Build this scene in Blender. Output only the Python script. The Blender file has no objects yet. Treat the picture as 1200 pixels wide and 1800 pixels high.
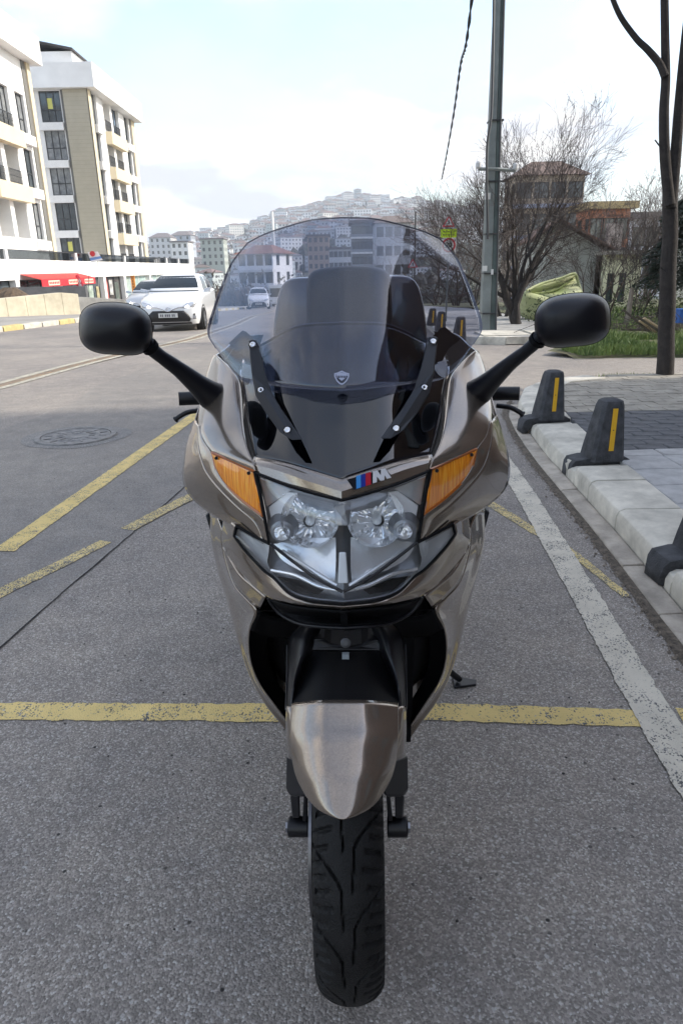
import bpy, bmesh, math, random
from math import sin, cos, tan, atan, atan2, pi, sqrt, radians, floor
from mathutils import Vector as V, Matrix, noise as mnoise

R = random.Random(7)
SC = bpy.context.scene
COL = SC.collection

# ------------------------------------------------------------------ camera
FPX, PITCH, ROLL, EYE = 1200.0, atan(430 / 1200), radians(1.2), 1.25
cam = bpy.data.objects.new('camera', bpy.data.cameras.new('camera'))
COL.objects.link(cam)
SC.camera = cam
fwd = V((0, cos(PITCH), -sin(PITCH)))
_r0 = V((1, 0, 0)); _u0 = _r0.cross(fwd)
cr = _r0 * cos(ROLL) - _u0 * sin(ROLL)
cu = _u0 * cos(ROLL) + _r0 * sin(ROLL)
cam.matrix_world = Matrix(((cr.x, cu.x, -fwd.x, 0), (cr.y, cu.y, -fwd.y, 0), (cr.z, cu.z, -fwd.z, EYE), (0, 0, 0, 1)))
cam.data.sensor_fit = 'VERTICAL'
cam.data.sensor_height = 36.0
cam.data.lens = 36.0 * FPX / 1800.0
cam.data.clip_start = 0.05
cam.data.clip_end = 6000
EY = V((0, 0, EYE))

# ------------------------------------------------------------------ world, sun, exposure
SUN_EL, SUN_AZ = radians(34), radians(86)      # azimuth clockwise from +Y
w = bpy.data.worlds.new('World'); SC.world = w; w.use_nodes = True
nt = w.node_tree; nt.nodes.clear()
N = nt.nodes.new; L = nt.links.new
out = N('ShaderNodeOutputWorld'); bg = N('ShaderNodeBackground')
sky = N('ShaderNodeTexSky'); sky.sky_type = 'NISHITA'; sky.sun_disc = False
sky.sun_elevation = SUN_EL; sky.sun_rotation = SUN_AZ
sky.air_density = 1.0; sky.dust_density = 1.2; sky.ozone_density = 1.4
tc = N('ShaderNodeTexCoord'); sep = N('ShaderNodeSeparateXYZ'); L(tc.outputs['Generated'], sep.inputs[0])
# clouds live on a flat layer overhead: direction / (height + a bit)
zc = N('ShaderNodeMath'); zc.operation = 'MAXIMUM'; L(sep.outputs[2], zc.inputs[0]); zc.inputs[1].default_value = 0.0
za = N('ShaderNodeMath'); za.operation = 'ADD'; L(zc.outputs[0], za.inputs[0]); za.inputs[1].default_value = 0.22
dx = N('ShaderNodeMath'); dx.operation = 'DIVIDE'; L(sep.outputs[0], dx.inputs[0]); L(za.outputs[0], dx.inputs[1])
dy = N('ShaderNodeMath'); dy.operation = 'DIVIDE'; L(sep.outputs[1], dy.inputs[0]); L(za.outputs[0], dy.inputs[1])
cmb = N('ShaderNodeCombineXYZ'); L(dx.outputs[0], cmb.inputs[0]); L(dy.outputs[0], cmb.inputs[1]); cmb.inputs[2].default_value = 3.7
ns = N('ShaderNodeTexNoise'); ns.inputs['Scale'].default_value = 1.25; ns.inputs['Detail'].default_value = 7; ns.inputs['Roughness'].default_value = 0.52
L(cmb.outputs[0], ns.inputs['Vector'])
cr1 = N('ShaderNodeValToRGB'); L(ns.outputs[0], cr1.inputs[0])
cr1.color_ramp.elements[0].position = 0.40; cr1.color_ramp.elements[0].color = (0.12, 0.12, 0.12, 1)
cr1.color_ramp.elements[1].position = 0.58; cr1.color_ramp.elements[1].color = (1, 1, 1, 1)
ns2 = N('ShaderNodeTexNoise'); ns2.inputs['Scale'].default_value = 2.3; ns2.inputs['Detail'].default_value = 5
L(cmb.outputs[0], ns2.inputs['Vector'])
cr2 = N('ShaderNodeValToRGB'); L(ns2.outputs[0], cr2.inputs[0])
cr2.color_ramp.elements[0].position = 0.42; cr2.color_ramp.elements[0].color = (3.95, 4.05, 4.55, 1)
cr2.color_ramp.elements[1].position = 0.60; cr2.color_ramp.elements[1].color = (6.75, 6.6, 6.45, 1)
skm = N('ShaderNodeMixRGB'); skm.blend_type = 'MULTIPLY'; skm.inputs[0].default_value = 1; L(sky.outputs[0], skm.inputs[1]); skm.inputs[2].default_value = (1.85, 1.80, 1.70, 1)
# overhead the cloud thins out to blue, as the windscreen's reflection shows
mr = N('ShaderNodeMapRange'); mr.interpolation_type = 'SMOOTHSTEP'; L(sep.outputs[2], mr.inputs['Value']); mr.inputs['From Min'].default_value = .45; mr.inputs['From Max'].default_value = .95; mr.inputs['To Min'].default_value = 1; mr.inputs['To Max'].default_value = .45
mf = N('ShaderNodeMath'); mf.operation = 'MULTIPLY'; L(cr1.outputs[0], mf.inputs[0]); L(mr.outputs[0], mf.inputs[1])
mx = N('ShaderNodeMixRGB'); L(mf.outputs[0], mx.inputs[0]); L(skm.outputs[0], mx.inputs[1]); L(cr2.outputs[0], mx.inputs[2])
L(mx.outputs[0], bg.inputs[0]); bg.inputs[1].default_value = 0.10
L(bg.outputs[0], out.inputs[0])

sl = bpy.data.lights.new('sun', 'SUN'); sl.energy = 2.3; sl.angle = radians(3); sl.color = (1.0, 0.93, 0.82)
sun = bpy.data.objects.new('sun', sl); COL.objects.link(sun)
sd = V((sin(SUN_AZ) * cos(SUN_EL), cos(SUN_AZ) * cos(SUN_EL), sin(SUN_EL)))
sun.rotation_euler = sd.to_track_quat('Z', 'Y').to_euler(); sun.location = (30, 0, 40)
SC.view_settings.view_transform = 'Standard'; SC.view_settings.look = 'None'
SC.view_settings.gamma = 1; SC.view_settings.use_curve_mapping = False
SC.view_settings.exposure = 1.22
SC.render.engine = 'CYCLES'
SC.cycles.use_denoising = True
SC.cycles.max_bounces = 7; SC.cycles.diffuse_bounces = 3; SC.cycles.glossy_bounces = 4
SC.cycles.transparent_max_bounces = 24; SC.cycles.transmission_bounces = 6; SC.cycles.volume_bounces = 0
SC.cycles.sample_clamp_indirect = 6

# ------------------------------------------------------------------ helpers
def W(px, py, Y):
    d = fwd * FPX + cr * (px - 600) - cu * (py - 900)
    return EY + d * (Y / d.y)

def clamp(a, lo=0., hi=1.): return max(lo, min(hi, a))
def sst(a, b, x):
    t = clamp((x - a) / (b - a)); return t * t * (3 - 2 * t)
def interp(tab, x):
    if x <= tab[0][0]: return tab[0][1]
    for (a, va), (b, vb) in zip(tab, tab[1:]):
        if x <= b: return va + (vb - va) * (x - a) / (b - a)
    return tab[-1][1]

SKY = [(-200, 470), (100, 455), (260, 438), (330, 427), (400, 416), (450, 404), (500, 390), (560, 376), (620, 368), (680, 372), (740, 378), (850, 392), (1000, 410), (1300, 440)]
def gz(x, y):
    if y < 9: return 0.0
    z = (-0.02 * (min(y, 25) - 9.0) * sst(9, 14, y)) - 0.045 * max(0.0, min(y, 90) - 25)
    if y > 90: z -= 0.11 * min(y - 90, 110)
    if y > 200:
        px = 594 + 1275 * x / y
        crest = 1.25 + (472 - interp(SKY, px)) / 1275 * 1100
        t = clamp((y - 200) / 900)
        z = -15.3 + (crest + 15.3) * (t ** 1.15)
        z += 4 * mnoise.noise(V((x * .008, y * .006, 3))) * clamp((y - 200) / 200)
        if y > 1150: z -= (y - 1150) * .25
    return z
def GP(px, py, off=0.0):
    """where the line of sight through a pixel meets the ground"""
    d = fwd * FPX + cr * (px - 600) - cu * (py - 900)
    t = .2 / d.y
    while True:
        p = EY + d * t
        if p.z <= gz(p.x, p.y) + off or p.y > 1500: return p
        t += .03 / d.y * (1 + p.y * .02)

class MB:
    def __init__(s): s.v = []; s.f = []; s.m = []
    def add(s, vs, fs, mi=0):
        b = len(s.v); s.v += [tuple(p) for p in vs]
        s.f += [tuple(b + i for i in f) for f in fs]; s.m += [mi] * len(fs)
        return s
    def box(s, x0, x1, y0, y1, z0, z1, mi=0, M=None):
        p = [V((x, y, z)) for z in (z0, z1) for x, y in ((x0, y0), (x1, y0), (x1, y1), (x0, y1))]
        if M is not None: p = [M @ q for q in p]
        return s.add(p, [(0, 3, 2, 1), (4, 5, 6, 7), (0, 1, 5, 4), (1, 2, 6, 5), (2, 3, 7, 6), (3, 0, 4, 7)], mi)
    def frustum(s, b, t, mi=0):
        """b, t: lists of the same number of points"""
        n = len(b)
        return s.add(list(b) + list(t), [tuple(range(n))[::-1], tuple(range(n, 2 * n))] + [(i, (i + 1) % n, n + (i + 1) % n, n + i) for i in range(n)], mi)
    def tube(s, pts, rad, n=8, mi=0, cap=True):
        pts = [V(p) for p in pts]; k = len(pts)
        if not hasattr(rad, '__len__'): rad = [rad] * k
        vs = []; up = None
        for i, p in enumerate(pts):
            d = (pts[min(i + 1, k - 1)] - pts[max(i - 1, 0)]).normalized()
            if up is None: up = d.orthogonal().normalized()
            else:
                up = up - d * up.dot(d)
                up = up.normalized() if up.length > 1e-6 else d.orthogonal().normalized()
            sd_ = d.cross(up)
            rr = rad[i]; rx, ry = rr if isinstance(rr, tuple) else (rr, rr)
            vs += [p + up * (cos(2 * pi * j / n) * rx) + sd_ * (sin(2 * pi * j / n) * ry) for j in range(n)]
        fs = [(i * n + j, i * n + (j + 1) % n, (i + 1) * n + (j + 1) % n, (i + 1) * n + j) for i in range(k - 1) for j in range(n)]
        if cap: fs += [tuple(range(n))[::-1], tuple(range((k - 1) * n, k * n))]
        return s.add(vs, fs, mi)
    def lathe(s, prof, n=24, M=None, mi=0, cap=True):
        """prof: list of (radius, z) around local z"""
        vs = []
        for r, z in prof: vs += [V((r * cos(2 * pi * j / n), r * sin(2 * pi * j / n), z)) for j in range(n)]
        if M is not None: vs = [M @ p for p in vs]
        k = len(prof)
        fs = [(i * n + j, i * n + (j + 1) % n, (i + 1) * n + (j + 1) % n, (i + 1) * n + j) for i in range(k - 1) for j in range(n)]
        if cap: fs += [tuple(range(n))[::-1], tuple(range((k - 1) * n, k * n))]
        return s.add(vs, fs, mi)
    def prism(s, poly, vec, mi=0):
        vec = V(vec); a = [V(p) for p in poly]
        return s.frustum(a, [p + vec for p in a], mi)
    def grid(s, rows, mi=0, closed=False):
        n = len(rows[0]); k = len(rows)
        vs = [p for r in rows for p in r]
        return s.add(vs, [(i * n + j, i * n + (j + 1) % n, (i + 1) * n + (j + 1) % n, (i + 1) * n + j) for i in range(k - 1) for j in range(n if closed else n - 1)], mi)
    def build(s, name, mats, parent=None, smooth=None, bevel=0, solid=0, recalc=True):
        me = bpy.data.meshes.new(name)
        me.from_pydata(s.v, [], s.f)
        if not isinstance(mats, (list, tuple)): mats = [mats]
        for m_ in mats: me.materials.append(m_)
        me.polygons.foreach_set('material_index', s.m)
        if recalc:
            bm = bmesh.new(); bm.from_mesh(me); bmesh.ops.remove_doubles(bm, verts=bm.verts, dist=1e-5)
            bmesh.ops.recalc_face_normals(bm, faces=bm.faces); bm.to_mesh(me); bm.free()
        if smooth is not None:
            me.polygons.foreach_set('use_smooth', [True] * len(me.polygons))
            me.set_sharp_from_angle(angle=radians(smooth))
        me.update()
        o = bpy.data.objects.new(name, me); COL.objects.link(o)
        if parent is not None: o.parent = parent
        if solid:
            q = o.modifiers.new('thick', 'SOLIDIFY'); q.thickness = solid; q.offset = -1
        if bevel:
            q = o.modifiers.new('bevel', 'BEVEL'); q.width = bevel; q.segments = 2; q.limit_method = 'ANGLE'; q.angle_limit = radians(35)
        return o

def tag(o, label, cat, group=None):
    o['label'] = label; o['category'] = cat
    if group: o['group'] = group
    return o
def structure(o): o['kind'] = 'structure'; return o
def stuff(o): o['kind'] = 'stuff'; return o
def thing(name, loc, label, cat, group=None, rz=0):
    o = bpy.data.objects.new(name, None); COL.objects.link(o)
    o.location = loc; o.rotation_euler = (0, 0, rz); o.empty_display_size = .2
    return tag(o, label, cat, group)
def local(o):
    """world -> local matrix of an unparented thing"""
    return (Matrix.Translation(o.location) @ o.rotation_euler.to_matrix().to_4x4()).inverted()
def relocate(mb, o):
    """points given in world space become local to thing o"""
    M = local(o); mb.v = [tuple(M @ V(p)) for p in mb.v]; return mb
def copy_tree(o, parent=None):
    c = o.copy(); COL.objects.link(c); c.parent = parent
    if parent is not None: c.matrix_parent_inverse = o.matrix_parent_inverse.copy()
    for ch in list(o.children): copy_tree(ch, c)
    return c
def inst(me, name, parent, loc=(0, 0, 0), rot=(0, 0, 0), scale=(1, 1, 1)):
    o = bpy.data.objects.new(name, me); COL.objects.link(o); o.parent = parent
    o.location = loc; o.rotation_euler = rot; o.scale = scale; return o

# ------------------------------------------------------------------ materials
MATS = {}
def mat(name, col, rough=.6, metal=0., var=0., vs=6., bump=0., bs=40., coat=0., spec=.5, col2=None, vdet=4, alpha=None):
    """plain procedural material: base colour, large and small noise variation, fine bump"""
    if name in MATS: return MATS[name]
    m = bpy.data.materials.new(name); m.use_nodes = True; t = m.node_tree; b = t.nodes['Principled BSDF']
    b.inputs['Roughness'].default_value = rough; b.inputs['Metallic'].default_value = metal
    b.inputs['Coat Weight'].default_value = coat; b.inputs['Coat Roughness'].default_value = .04
    b.inputs['Specular IOR Level'].default_value = spec
    b.inputs['Base Color'].default_value = (*col, 1)
    tcn = t.nodes.new('ShaderNodeTexCoord')
    if var > 0:
        n_ = t.nodes.new('ShaderNodeTexNoise'); n_.inputs['Scale'].default_value = vs; n_.inputs['Detail'].default_value = vdet
        n_.inputs['Roughness'].default_value = .62
        t.links.new(tcn.outputs['Object'], n_.inputs['Vector'])
        rp = t.nodes.new('ShaderNodeValToRGB'); t.links.new(n_.outputs[0], rp.inputs[0])
        c2 = col2 if col2 else tuple(c * (1 - var) for c in col)
        c1 = tuple(min(1, c * (1 + var * .6)) for c in col) if not col2 else col
        rp.color_ramp.elements[0].position = .32; rp.color_ramp.elements[0].color = (*c2, 1)
        rp.color_ramp.elements[1].position = .68; rp.color_ramp.elements[1].color = (*c1, 1)
        t.links.new(rp.outputs[0], b.inputs['Base Color'])
    if bump > 0:
        n2 = t.nodes.new('ShaderNodeTexNoise'); n2.inputs['Scale'].default_value = bs; n2.inputs['Detail'].default_value = 3
        t.links.new(tcn.outputs['Object'], n2.inputs['Vector'])
        bp = t.nodes.new('ShaderNodeBump'); bp.inputs['Strength'].default_value = bump; bp.inputs['Distance'].default_value = .01
        t.links.new(n2.outputs[0], bp.inputs['Height']); t.links.new(bp.outputs[0], b.inputs['Normal'])
    MATS[name] = m
    return m
def emis(name, col, s):
    m = bpy.data.materials.new(name); m.use_nodes = True; b = m.node_tree.nodes['Principled BSDF']
    b.inputs['Base Color'].default_value = (.8, .8, .8, 1)
    b.inputs['Emission Color'].default_value = (*col, 1); b.inputs['Emission Strength'].default_value = s
    return m
def glassy(name, tint, refl=1.0, rough=.02, gcol=(1, 1, 1), ior=1.5, body=None, bodymix=0.):
    """tinted clear sheet: coloured transparency plus a Fresnel reflection"""
    m = bpy.data.materials.new(name); m.use_nodes = True; t = m.node_tree; t.nodes.clear()
    o_ = t.nodes.new('ShaderNodeOutputMaterial'); tr = t.nodes.new('ShaderNodeBsdfTransparent'); tr.inputs[0].default_value = (*tint, 1)
    g = t.nodes.new('ShaderNodeBsdfGlossy'); g.inputs['Roughness'].default_value = rough; g.inputs[0].default_value = (*gcol, 1)
    f0 = ((ior - 1) / (ior + 1)) ** 2 * refl          # Schlick's form, the same from both sides of the sheet
    fr = t.nodes.new('ShaderNodeLayerWeight'); fr.inputs[0].default_value = .5
    pw = t.nodes.new('ShaderNodeMath'); pw.operation = 'POWER'; pw.inputs[1].default_value = 5; t.links.new(fr.outputs['Facing'], pw.inputs[0])
    mu = t.nodes.new('ShaderNodeMath'); mu.operation = 'MULTIPLY_ADD'; mu.inputs[1].default_value = 1 - f0; mu.inputs[2].default_value = f0; mu.use_clamp = True
    t.links.new(pw.outputs[0], mu.inputs[0])
    last = tr
    if body:
        df = t.nodes.new('ShaderNodeBsdfDiffuse'); df.inputs[0].default_value = (*body, 1)
        mm = t.nodes.new('ShaderNodeMixShader'); mm.inputs[0].default_value = bodymix
        t.links.new(tr.outputs[0], mm.inputs[1]); t.links.new(df.outputs[0], mm.inputs[2]); last = mm
    mxs = t.nodes.new('ShaderNodeMixShader'); t.links.new(mu.outputs[0], mxs.inputs[0])
    t.links.new(last.outputs[0], mxs.inputs[1]); t.links.new(g.outputs[0], mxs.inputs[2]); t.links.new(mxs.outputs[0], o_.inputs[0])
    return m

def asphalt(name, lo, hi, chip=(.50, .48, .45), tint=(1, 1, 1), paint=None, wear=.5, wscale=9.):
    """aggregate in binder; with paint given, worn road paint that has chipped off the stones"""
    m = bpy.data.materials.new(name); m.use_nodes = True; t = m.node_tree; b = t.nodes['Principled BSDF']
    nn = t.nodes.new; ll = t.links.new
    geo = nn('ShaderNodeNewGeometry'); pos = geo.outputs['Position']
    def ramp(src, stops):
        r_ = nn('ShaderNodeValToRGB'); ll(src, r_.inputs[0]); e = r_.color_ramp.elements
        while len(e) < len(stops): e.new(.5)
        for q, (p_, c_) in zip(e, stops): q.position = p_; q.color = (*c_, 1)
        return r_.outputs[0]
    def mixc(mode, fac, a, c_):
        x_ = nn('ShaderNodeMixRGB'); x_.blend_type = mode
        for i_, v_ in ((0, fac), (1, a), (2, c_)):
            if hasattr(v_, 'links') or hasattr(v_, 'is_output'): ll(v_, x_.inputs[i_])
            elif isinstance(v_, tuple): x_.inputs[i_].default_value = (*v_, 1)
            else: x_.inputs[i_].default_value = v_
        return x_.outputs[0]
    vo = nn('ShaderNodeTexVoronoi'); vo.inputs['Scale'].default_value = 230; ll(pos, vo.inputs['Vector'])
    vo2 = nn('ShaderNodeTexVoronoi'); vo2.inputs['Scale'].default_value = 85; ll(pos, vo2.inputs['Vector'])
    sp = nn('ShaderNodeSeparateColor'); ll(vo.outputs['Color'], sp.inputs[0])
    sp2 = nn('ShaderNodeSeparateColor'); ll(vo2.outputs['Color'], sp2.inputs[0])
    base = ramp(sp.outputs[0], [(0, tuple(c * lo for c in tint)), (.55, tuple(c * (lo + hi) / 2 for c in tint)), (.86, tuple(c * hi for c in tint)), (1., chip)])
    # bigger pale stones
    big = ramp(sp2.outputs[1], [(.945, (0, 0, 0)), (.955, (1, 1, 1))])
    rim = ramp(vo2.outputs['Distance'], [(.3, (1, 1, 1)), (.42, (0, 0, 0))])
    bigm = mixc('MULTIPLY', 1., big, rim)
    base = mixc('MIX', bigm, base, tuple(c * .85 for c in chip))
    blk = ramp(sp2.outputs[2], [(.9945, (0, 0, 0)), (.997, (1, 1, 1))])
    blkm = mixc('MULTIPLY', 1., blk, rim)
    base = mixc('MIX', blkm, base, (.02, .02, .02))
    # uneven large tone
    n1 = nn('ShaderNodeTexNoise'); n1.inputs['Scale'].default_value = .55; n1.inputs['Detail'].default_value = 6; ll(pos, n1.inputs['Vector'])
    base = mixc('MULTIPLY', 1., base, ramp(n1.outputs[0], [(.3, (.78, .78, .8)), (.7, (1.18, 1.15, 1.1))]))
    n3 = nn('ShaderNodeTexNoise'); n3.inputs['Scale'].default_value = 7; n3.inputs['Detail'].default_value = 4; ll(pos, n3.inputs['Vector'])
    base = mixc('MULTIPLY', .6, base, ramp(n3.outputs[0], [(.3, (.8, .8, .82)), (.7, (1.15, 1.13, 1.1))]))
    if paint:
        n2 = nn('ShaderNodeTexNoise'); n2.inputs['Scale'].default_value = wscale; n2.inputs['Detail'].default_value = 9; n2.inputs['Roughness'].default_value = .8; ll(pos, n2.inputs['Vector'])
        ad = nn('ShaderNodeMath'); ad.operation = 'MULTIPLY_ADD'; ll(sp.outputs[1], ad.inputs[0]); ad.inputs[1].default_value = .34; ll(n2.outputs[0], ad.inputs[2])
        msk = ramp(ad.outputs[0], [(wear, (1, 1, 1)), (wear + .07, (0, 0, 0))])
        dirt = ramp(n3.outputs[0], [(.3, tuple(c * .8 for c in paint)), (.7, paint)])
        base = mixc('MIX', msk, base, dirt)
    ll(base, b.inputs['Base Color'])
    b.inputs['Roughness'].default_value = .85; b.inputs['Specular IOR Level'].default_value = .3
    bp = nn('ShaderNodeBump'); bp.inputs['Strength'].default_value = .55; bp.inputs['Distance'].default_value = .004
    ad2 = nn('ShaderNodeMath'); ad2.operation = 'MULTIPLY_ADD'; ll(vo.outputs['Distance'], ad2.inputs[0]); ad2.inputs[1].default_value = -1.0; ll(sp.outputs[2], ad2.inputs[2])
    ll(ad2.outputs[0], bp.inputs['Height']); ll(bp.outputs[0], b.inputs['Normal'])
    return m

M_ASPH = asphalt('asphalt', .165, .335, tint=(1.10, 1.0, .90))
M_ASPH2 = asphalt('asphalt_patch', .18, .30, chip=(.36, .36, .35), tint=(1.08, 1, .91))
M_YEL = asphalt('yellow_road_paint', .085, .20, paint=(.80, .61, .25), wear=.765)
M_YELW = asphalt('worn_yellow_road_paint', .085, .20, paint=(.74, .58, .26), wear=.66)
M_WHT = asphalt('grey_white_road_paint', .085, .20, paint=(.70, .64, .53), wear=.76)
M_CREAM = asphalt('cream_road_paint', .085, .20, paint=(.58, .54, .43), wear=.72)
M_KERB = mat('kerb_concrete', (.58, .54, .46), .9, var=.38, vs=5, bump=.25, bs=120, vdet=8)
M_KERB2 = mat('gutter_concrete', (.42, .37, .31), .9, var=.4, vs=7, bump=.4, bs=140, vdet=8)
M_DIRT = mat('gutter_dirt', (.13, .105, .08), .95, var=.7, vs=45, bump=1., bs=160, vdet=9)
M_SLAB = mat('pavement_slab', (.42, .41, .40), .9, var=.25, vs=9, bump=.3, bs=160, vdet=8)
M_DPAV = mat('dark_paver', (.115, .115, .12), .9, var=.4, vs=8, bump=.4, bs=120, vdet=8)
M_PAV = mat('beige_paver', (.33, .30, .25), .9, var=.35, vs=6, bump=.3, bs=120, vdet=8)
M_SOIL = mat('soil', (.10, .07, .045), .95, var=.5, vs=9, bump=.8, bs=50)
M_GRASS = mat('grass_blade', (.17, .23, .055), .7, var=.5, vs=3, col2=(.07, .12, .028))
M_BARK = mat('dark_bark', (.030, .024, .021), .9, var=.45, vs=14, bump=.8, bs=70)
M_TWIG = mat('twig_bark', (.075, .058, .05), .9, var=.4, vs=8)
M_TWIG2 = mat('pale_twig_bark', (.14, .11, .095), .9, var=.3, vs=8)
M_CONC = mat('retaining_concrete', (.50, .45, .34), .9, var=.25, vs=1.6, bump=.3, bs=30, vdet=8)
M_GCONC = mat('grey_concrete', (.24, .235, .22), .9, var=.35, vs=1.5, bump=.3, bs=30, vdet=8)
M_WHITE = mat('white_render', (.79, .78, .76), .75, var=.13, vs=.5, vdet=9)
M_CLAD = mat('shaded_cladding', (.42, .38, .29), .7, var=.06, vs=2)  # cladding's shaded face; shade put into a greyer copy of the cream
M_BEIGE = mat('cream_render_lit_cladding', (.66, .57, .40), .8, var=.05, vs=1)  # balcony render, also the cladding's sunlit face with sun in its colour
M_DARKF = mat('dark_frame', (.035, .037, .04), .5)
M_WGLASS = mat('window_glass', (.06, .075, .085), .06, spec=.9, var=.6, vs=.5)
M_RGLASS = glassy('smoked_railing_glass', (.35, .37, .38), 1.4)
M_ROOF = mat('dark_roof', (.06, .055, .055), .8, var=.3, vs=3)
M_RTILE = mat('old_roof_tile', (.16, .085, .06), .85, var=.5, vs=4)
# ================================================================== SETTING
# ---- terrain: one sheet out to the far hills
def terrain():
    ys = [-60, -30, -10, 0, 4, 8, 9, 10, 12, 14, 17, 20, 25, 30, 38, 48, 60, 75, 90, 110, 140, 180] + [200 + 25 * i for i in range(40)] + [1250, 1400, 1700, 2300]
    mb = MB(); rows = []
    for y in ys:
        wd = max(60, abs(y) * 1.0 + 40)
        rows.append([V((x_, y, gz(x_, y) - (.03 if y < 110 else 0))) for x_ in [wd * (i / 36 - 1) for i in range(73)]])
    mb.grid(rows)
    m = mat('far_hillside', (.085, .085, .06), .95, var=.6, vs=.03, vdet=9)
    structure(mb.build('ground', m, smooth=60))
terrain()

def sheet(name, poly_fn, ys, m, dz, nx=6):
    mb = MB(); rows = []
    for y in ys:
        a, b = poly_fn(y)
        rows.append([V((a + (b - a) * i / nx, y, gz(0, y) + dz)) for i in range(nx + 1)])
    mb.grid(rows)
    return structure(mb.build(name, m, smooth=60))
YS = [-12, -5, 0, 3, 6, 9, 10, 11, 12, 14, 17, 20, 25, 30, 36, 44, 52, 60, 70, 80, 90]
kA = GP(0, 584); kB = GP(140, 567)
def leftkerb(y): return kA.x + (y - kA.y) * clamp((kB.x - kA.x) / (kB.y - kA.y), 0, .2) if y < 30 else kA.x + (30 - kA.y) * clamp((kB.x - kA.x) / (kB.y - kA.y), 0, .2)
# right kerb line of the near pavement
RK = [(-6, 1.20), (1.96, 1.24), (2.5, 1.285), (3.3, 1.34), (4.5, 1.40), (5.3, 1.48), (6.0, 1.58), (6.6, 1.78), (7.05, 2.1), (7.3, 2.6)]
def rightkerb(y): return interp(RK, y)
sheet('road', lambda y: (leftkerb(y), 60 if 6.0 < y < 12.3 else 2.2 if y >= 12.3 else 1.75), [-12, -5, 0, 3, 5.99, 6.0, 9, 10, 12.28, 12.3, 14, 17, 20, 25, 30, 36, 44, 52, 60, 70, 80, 90], M_ASPH, 0.0, nx=14)
# smoother resurfaced carriageway left of the seam, 4 mm up
SEAM = [(-2.2, -.4), (-1.35, 1.6), (-1.22, 2.13), (-1.17, 2.52), (-1.09, 3.03), (-.985, 3.8), (-.62, 6.5), (-.1, 10.5), (.5, 15.0)]
SEAMY = sorted((b, a) for a, b in SEAM)
OLD = [(-12, -5.2), (6.1, -2.8), (8.1, -2.75), (11, -2.6), (18, -2.1)]
mb = MB(); rows = []
for i in range(170):
    y = -1.0 + i * .1
    j = .012 * mnoise.noise(V((y * 3, 2, 1))) + .006 * mnoise.noise(V((y * 11, 2, 1)))
    a = interp(OLD, y) + .1 * mnoise.noise(V((y * .8, 7, 1))); b = interp(SEAMY, y) + j
    rows.append([V((a + (b - a) * k / 4, y, gz(0, y) + .003)) for k in range(5)])
mb.grid(rows); structure(mb.build('resurfaced_road', M_ASPH2))
mb = MB(); rows = []
for i in range(130):
    y = .5 + i * .08
    j = .012 * mnoise.noise(V((y * 3, 2, 1))) + .006 * mnoise.noise(V((y * 11, 2, 1)))
    b = interp(SEAMY, y) + j; wd = .002 + .006 * abs(mnoise.noise(V((y * 5, 9, 1))))
    rows.append([V((b - wd, y, gz(0, y) + .0045)), V((b + wd, y, gz(0, y) + .0045))])
mb.grid(rows); structure(mb.build('road_seam_crack', mat('crack', (.022, .02, .02), .95)))

# ---- painted lines: ragged-edged sheets following the ground
def stripe(name, pts, w0, w1, m, dz=.006, rag=.0045, seed=0, step=.018, lab=None):
    mb = MB(); rows = []; a = V(pts[0]).to_2d(); 
    acc = []
    for p, q in zip(pts, pts[1:]):
        p = V(p).to_2d(); q = V(q).to_2d(); n_ = max(1, int((q - p).length / step))
        for i in range(n_): acc.append((p + (q - p) * i / n_, (q - p).normalized()))
    acc.append((V(pts[-1]).to_2d(), acc[-1][1]))
    k = len(acc)
    for i, (p, d) in enumerate(acc):
        wd = (w0 + (w1 - w0) * i / k) / 2; nrm = V((-d.y, d.x))
        e1 = wd + rag * mnoise.noise(V((i * .5, seed, 0))) + rag * mnoise.noise(V((i * .09, seed + 5, 0)))
        e2 = wd + rag * mnoise.noise(V((i * .9, seed + 9, 0))) + rag * mnoise.noise(V((i * .21, seed + 3, 0)))
        for_row = []
        e1 += R.uniform(-.0028, .0028); e2 += R.uniform(-.0028, .0028)
        for s_, e_ in ((-1, e1), (0, 0), (1, e2)):
            q = p + nrm * (s_ * e_); for_row.append(V((q.x, q.y, gz(0, q.y) + dz)))
        rows.append(for_row)
    mb.grid(rows)
    return structure(mb.build(name, m))
stripe('yellow_bay_line', [(-1.62, 3.02), (-1.345, 5.88), (-1.1, 8.2), (-.7, 12), (0.1, 20)], .115, .12, M_YEL, seed=1)
stripe('yellow_bay_line', [(-1.52, 2.3), (-1.43, 2.56), (-1.28, 2.85), (-1.16, 3.12)], .09, .07, M_YELW, seed=2)
stripe('yellow_bay_line', [(-1.10, 3.28), (-.99, 3.55), (-.89, 3.77), (-.74, 4.1), (-.5, 4.6)], .085, .09, M_YELW, seed=3, dz=.0055)
stripe('yellow_bay_line', [(-2.4, 1.81), (-1.05, 1.755), (-.23, 1.72), (.24, 1.71), (.80, 1.66), (.87, 1.655)], .088, .082, M_YEL, seed=4, dz=.003)
stripe('yellow_bay_line', [(.97, 1.66), (1.14, 1.64)], .08, .08, M_YEL, seed=14, dz=.003)
stripe('yellow_bay_line', [(.74, 3.72), (.83, 3.55), (.96, 3.12), (1.05, 2.87), (1.12, 2.42)], .075, .035, M_YELW, seed=5, dz=.003)
stripe('white_edge_line', [(.86, .9), (.885, 1.47), (.905, 1.77), (.955, 2.38), (1.01, 3.1), (1.055, 3.7), (1.10, 4.6), (1.25, 6.0)], .115, .12, M_WHT, seed=6)
def cl(y): return interp([(3, -4.9), (8.05, -4.05), (11, -3.62), (15, -3.08), (20, -2.9), (30, -3.1), (60, -4.6), (80, -5.6)], y)
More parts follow.
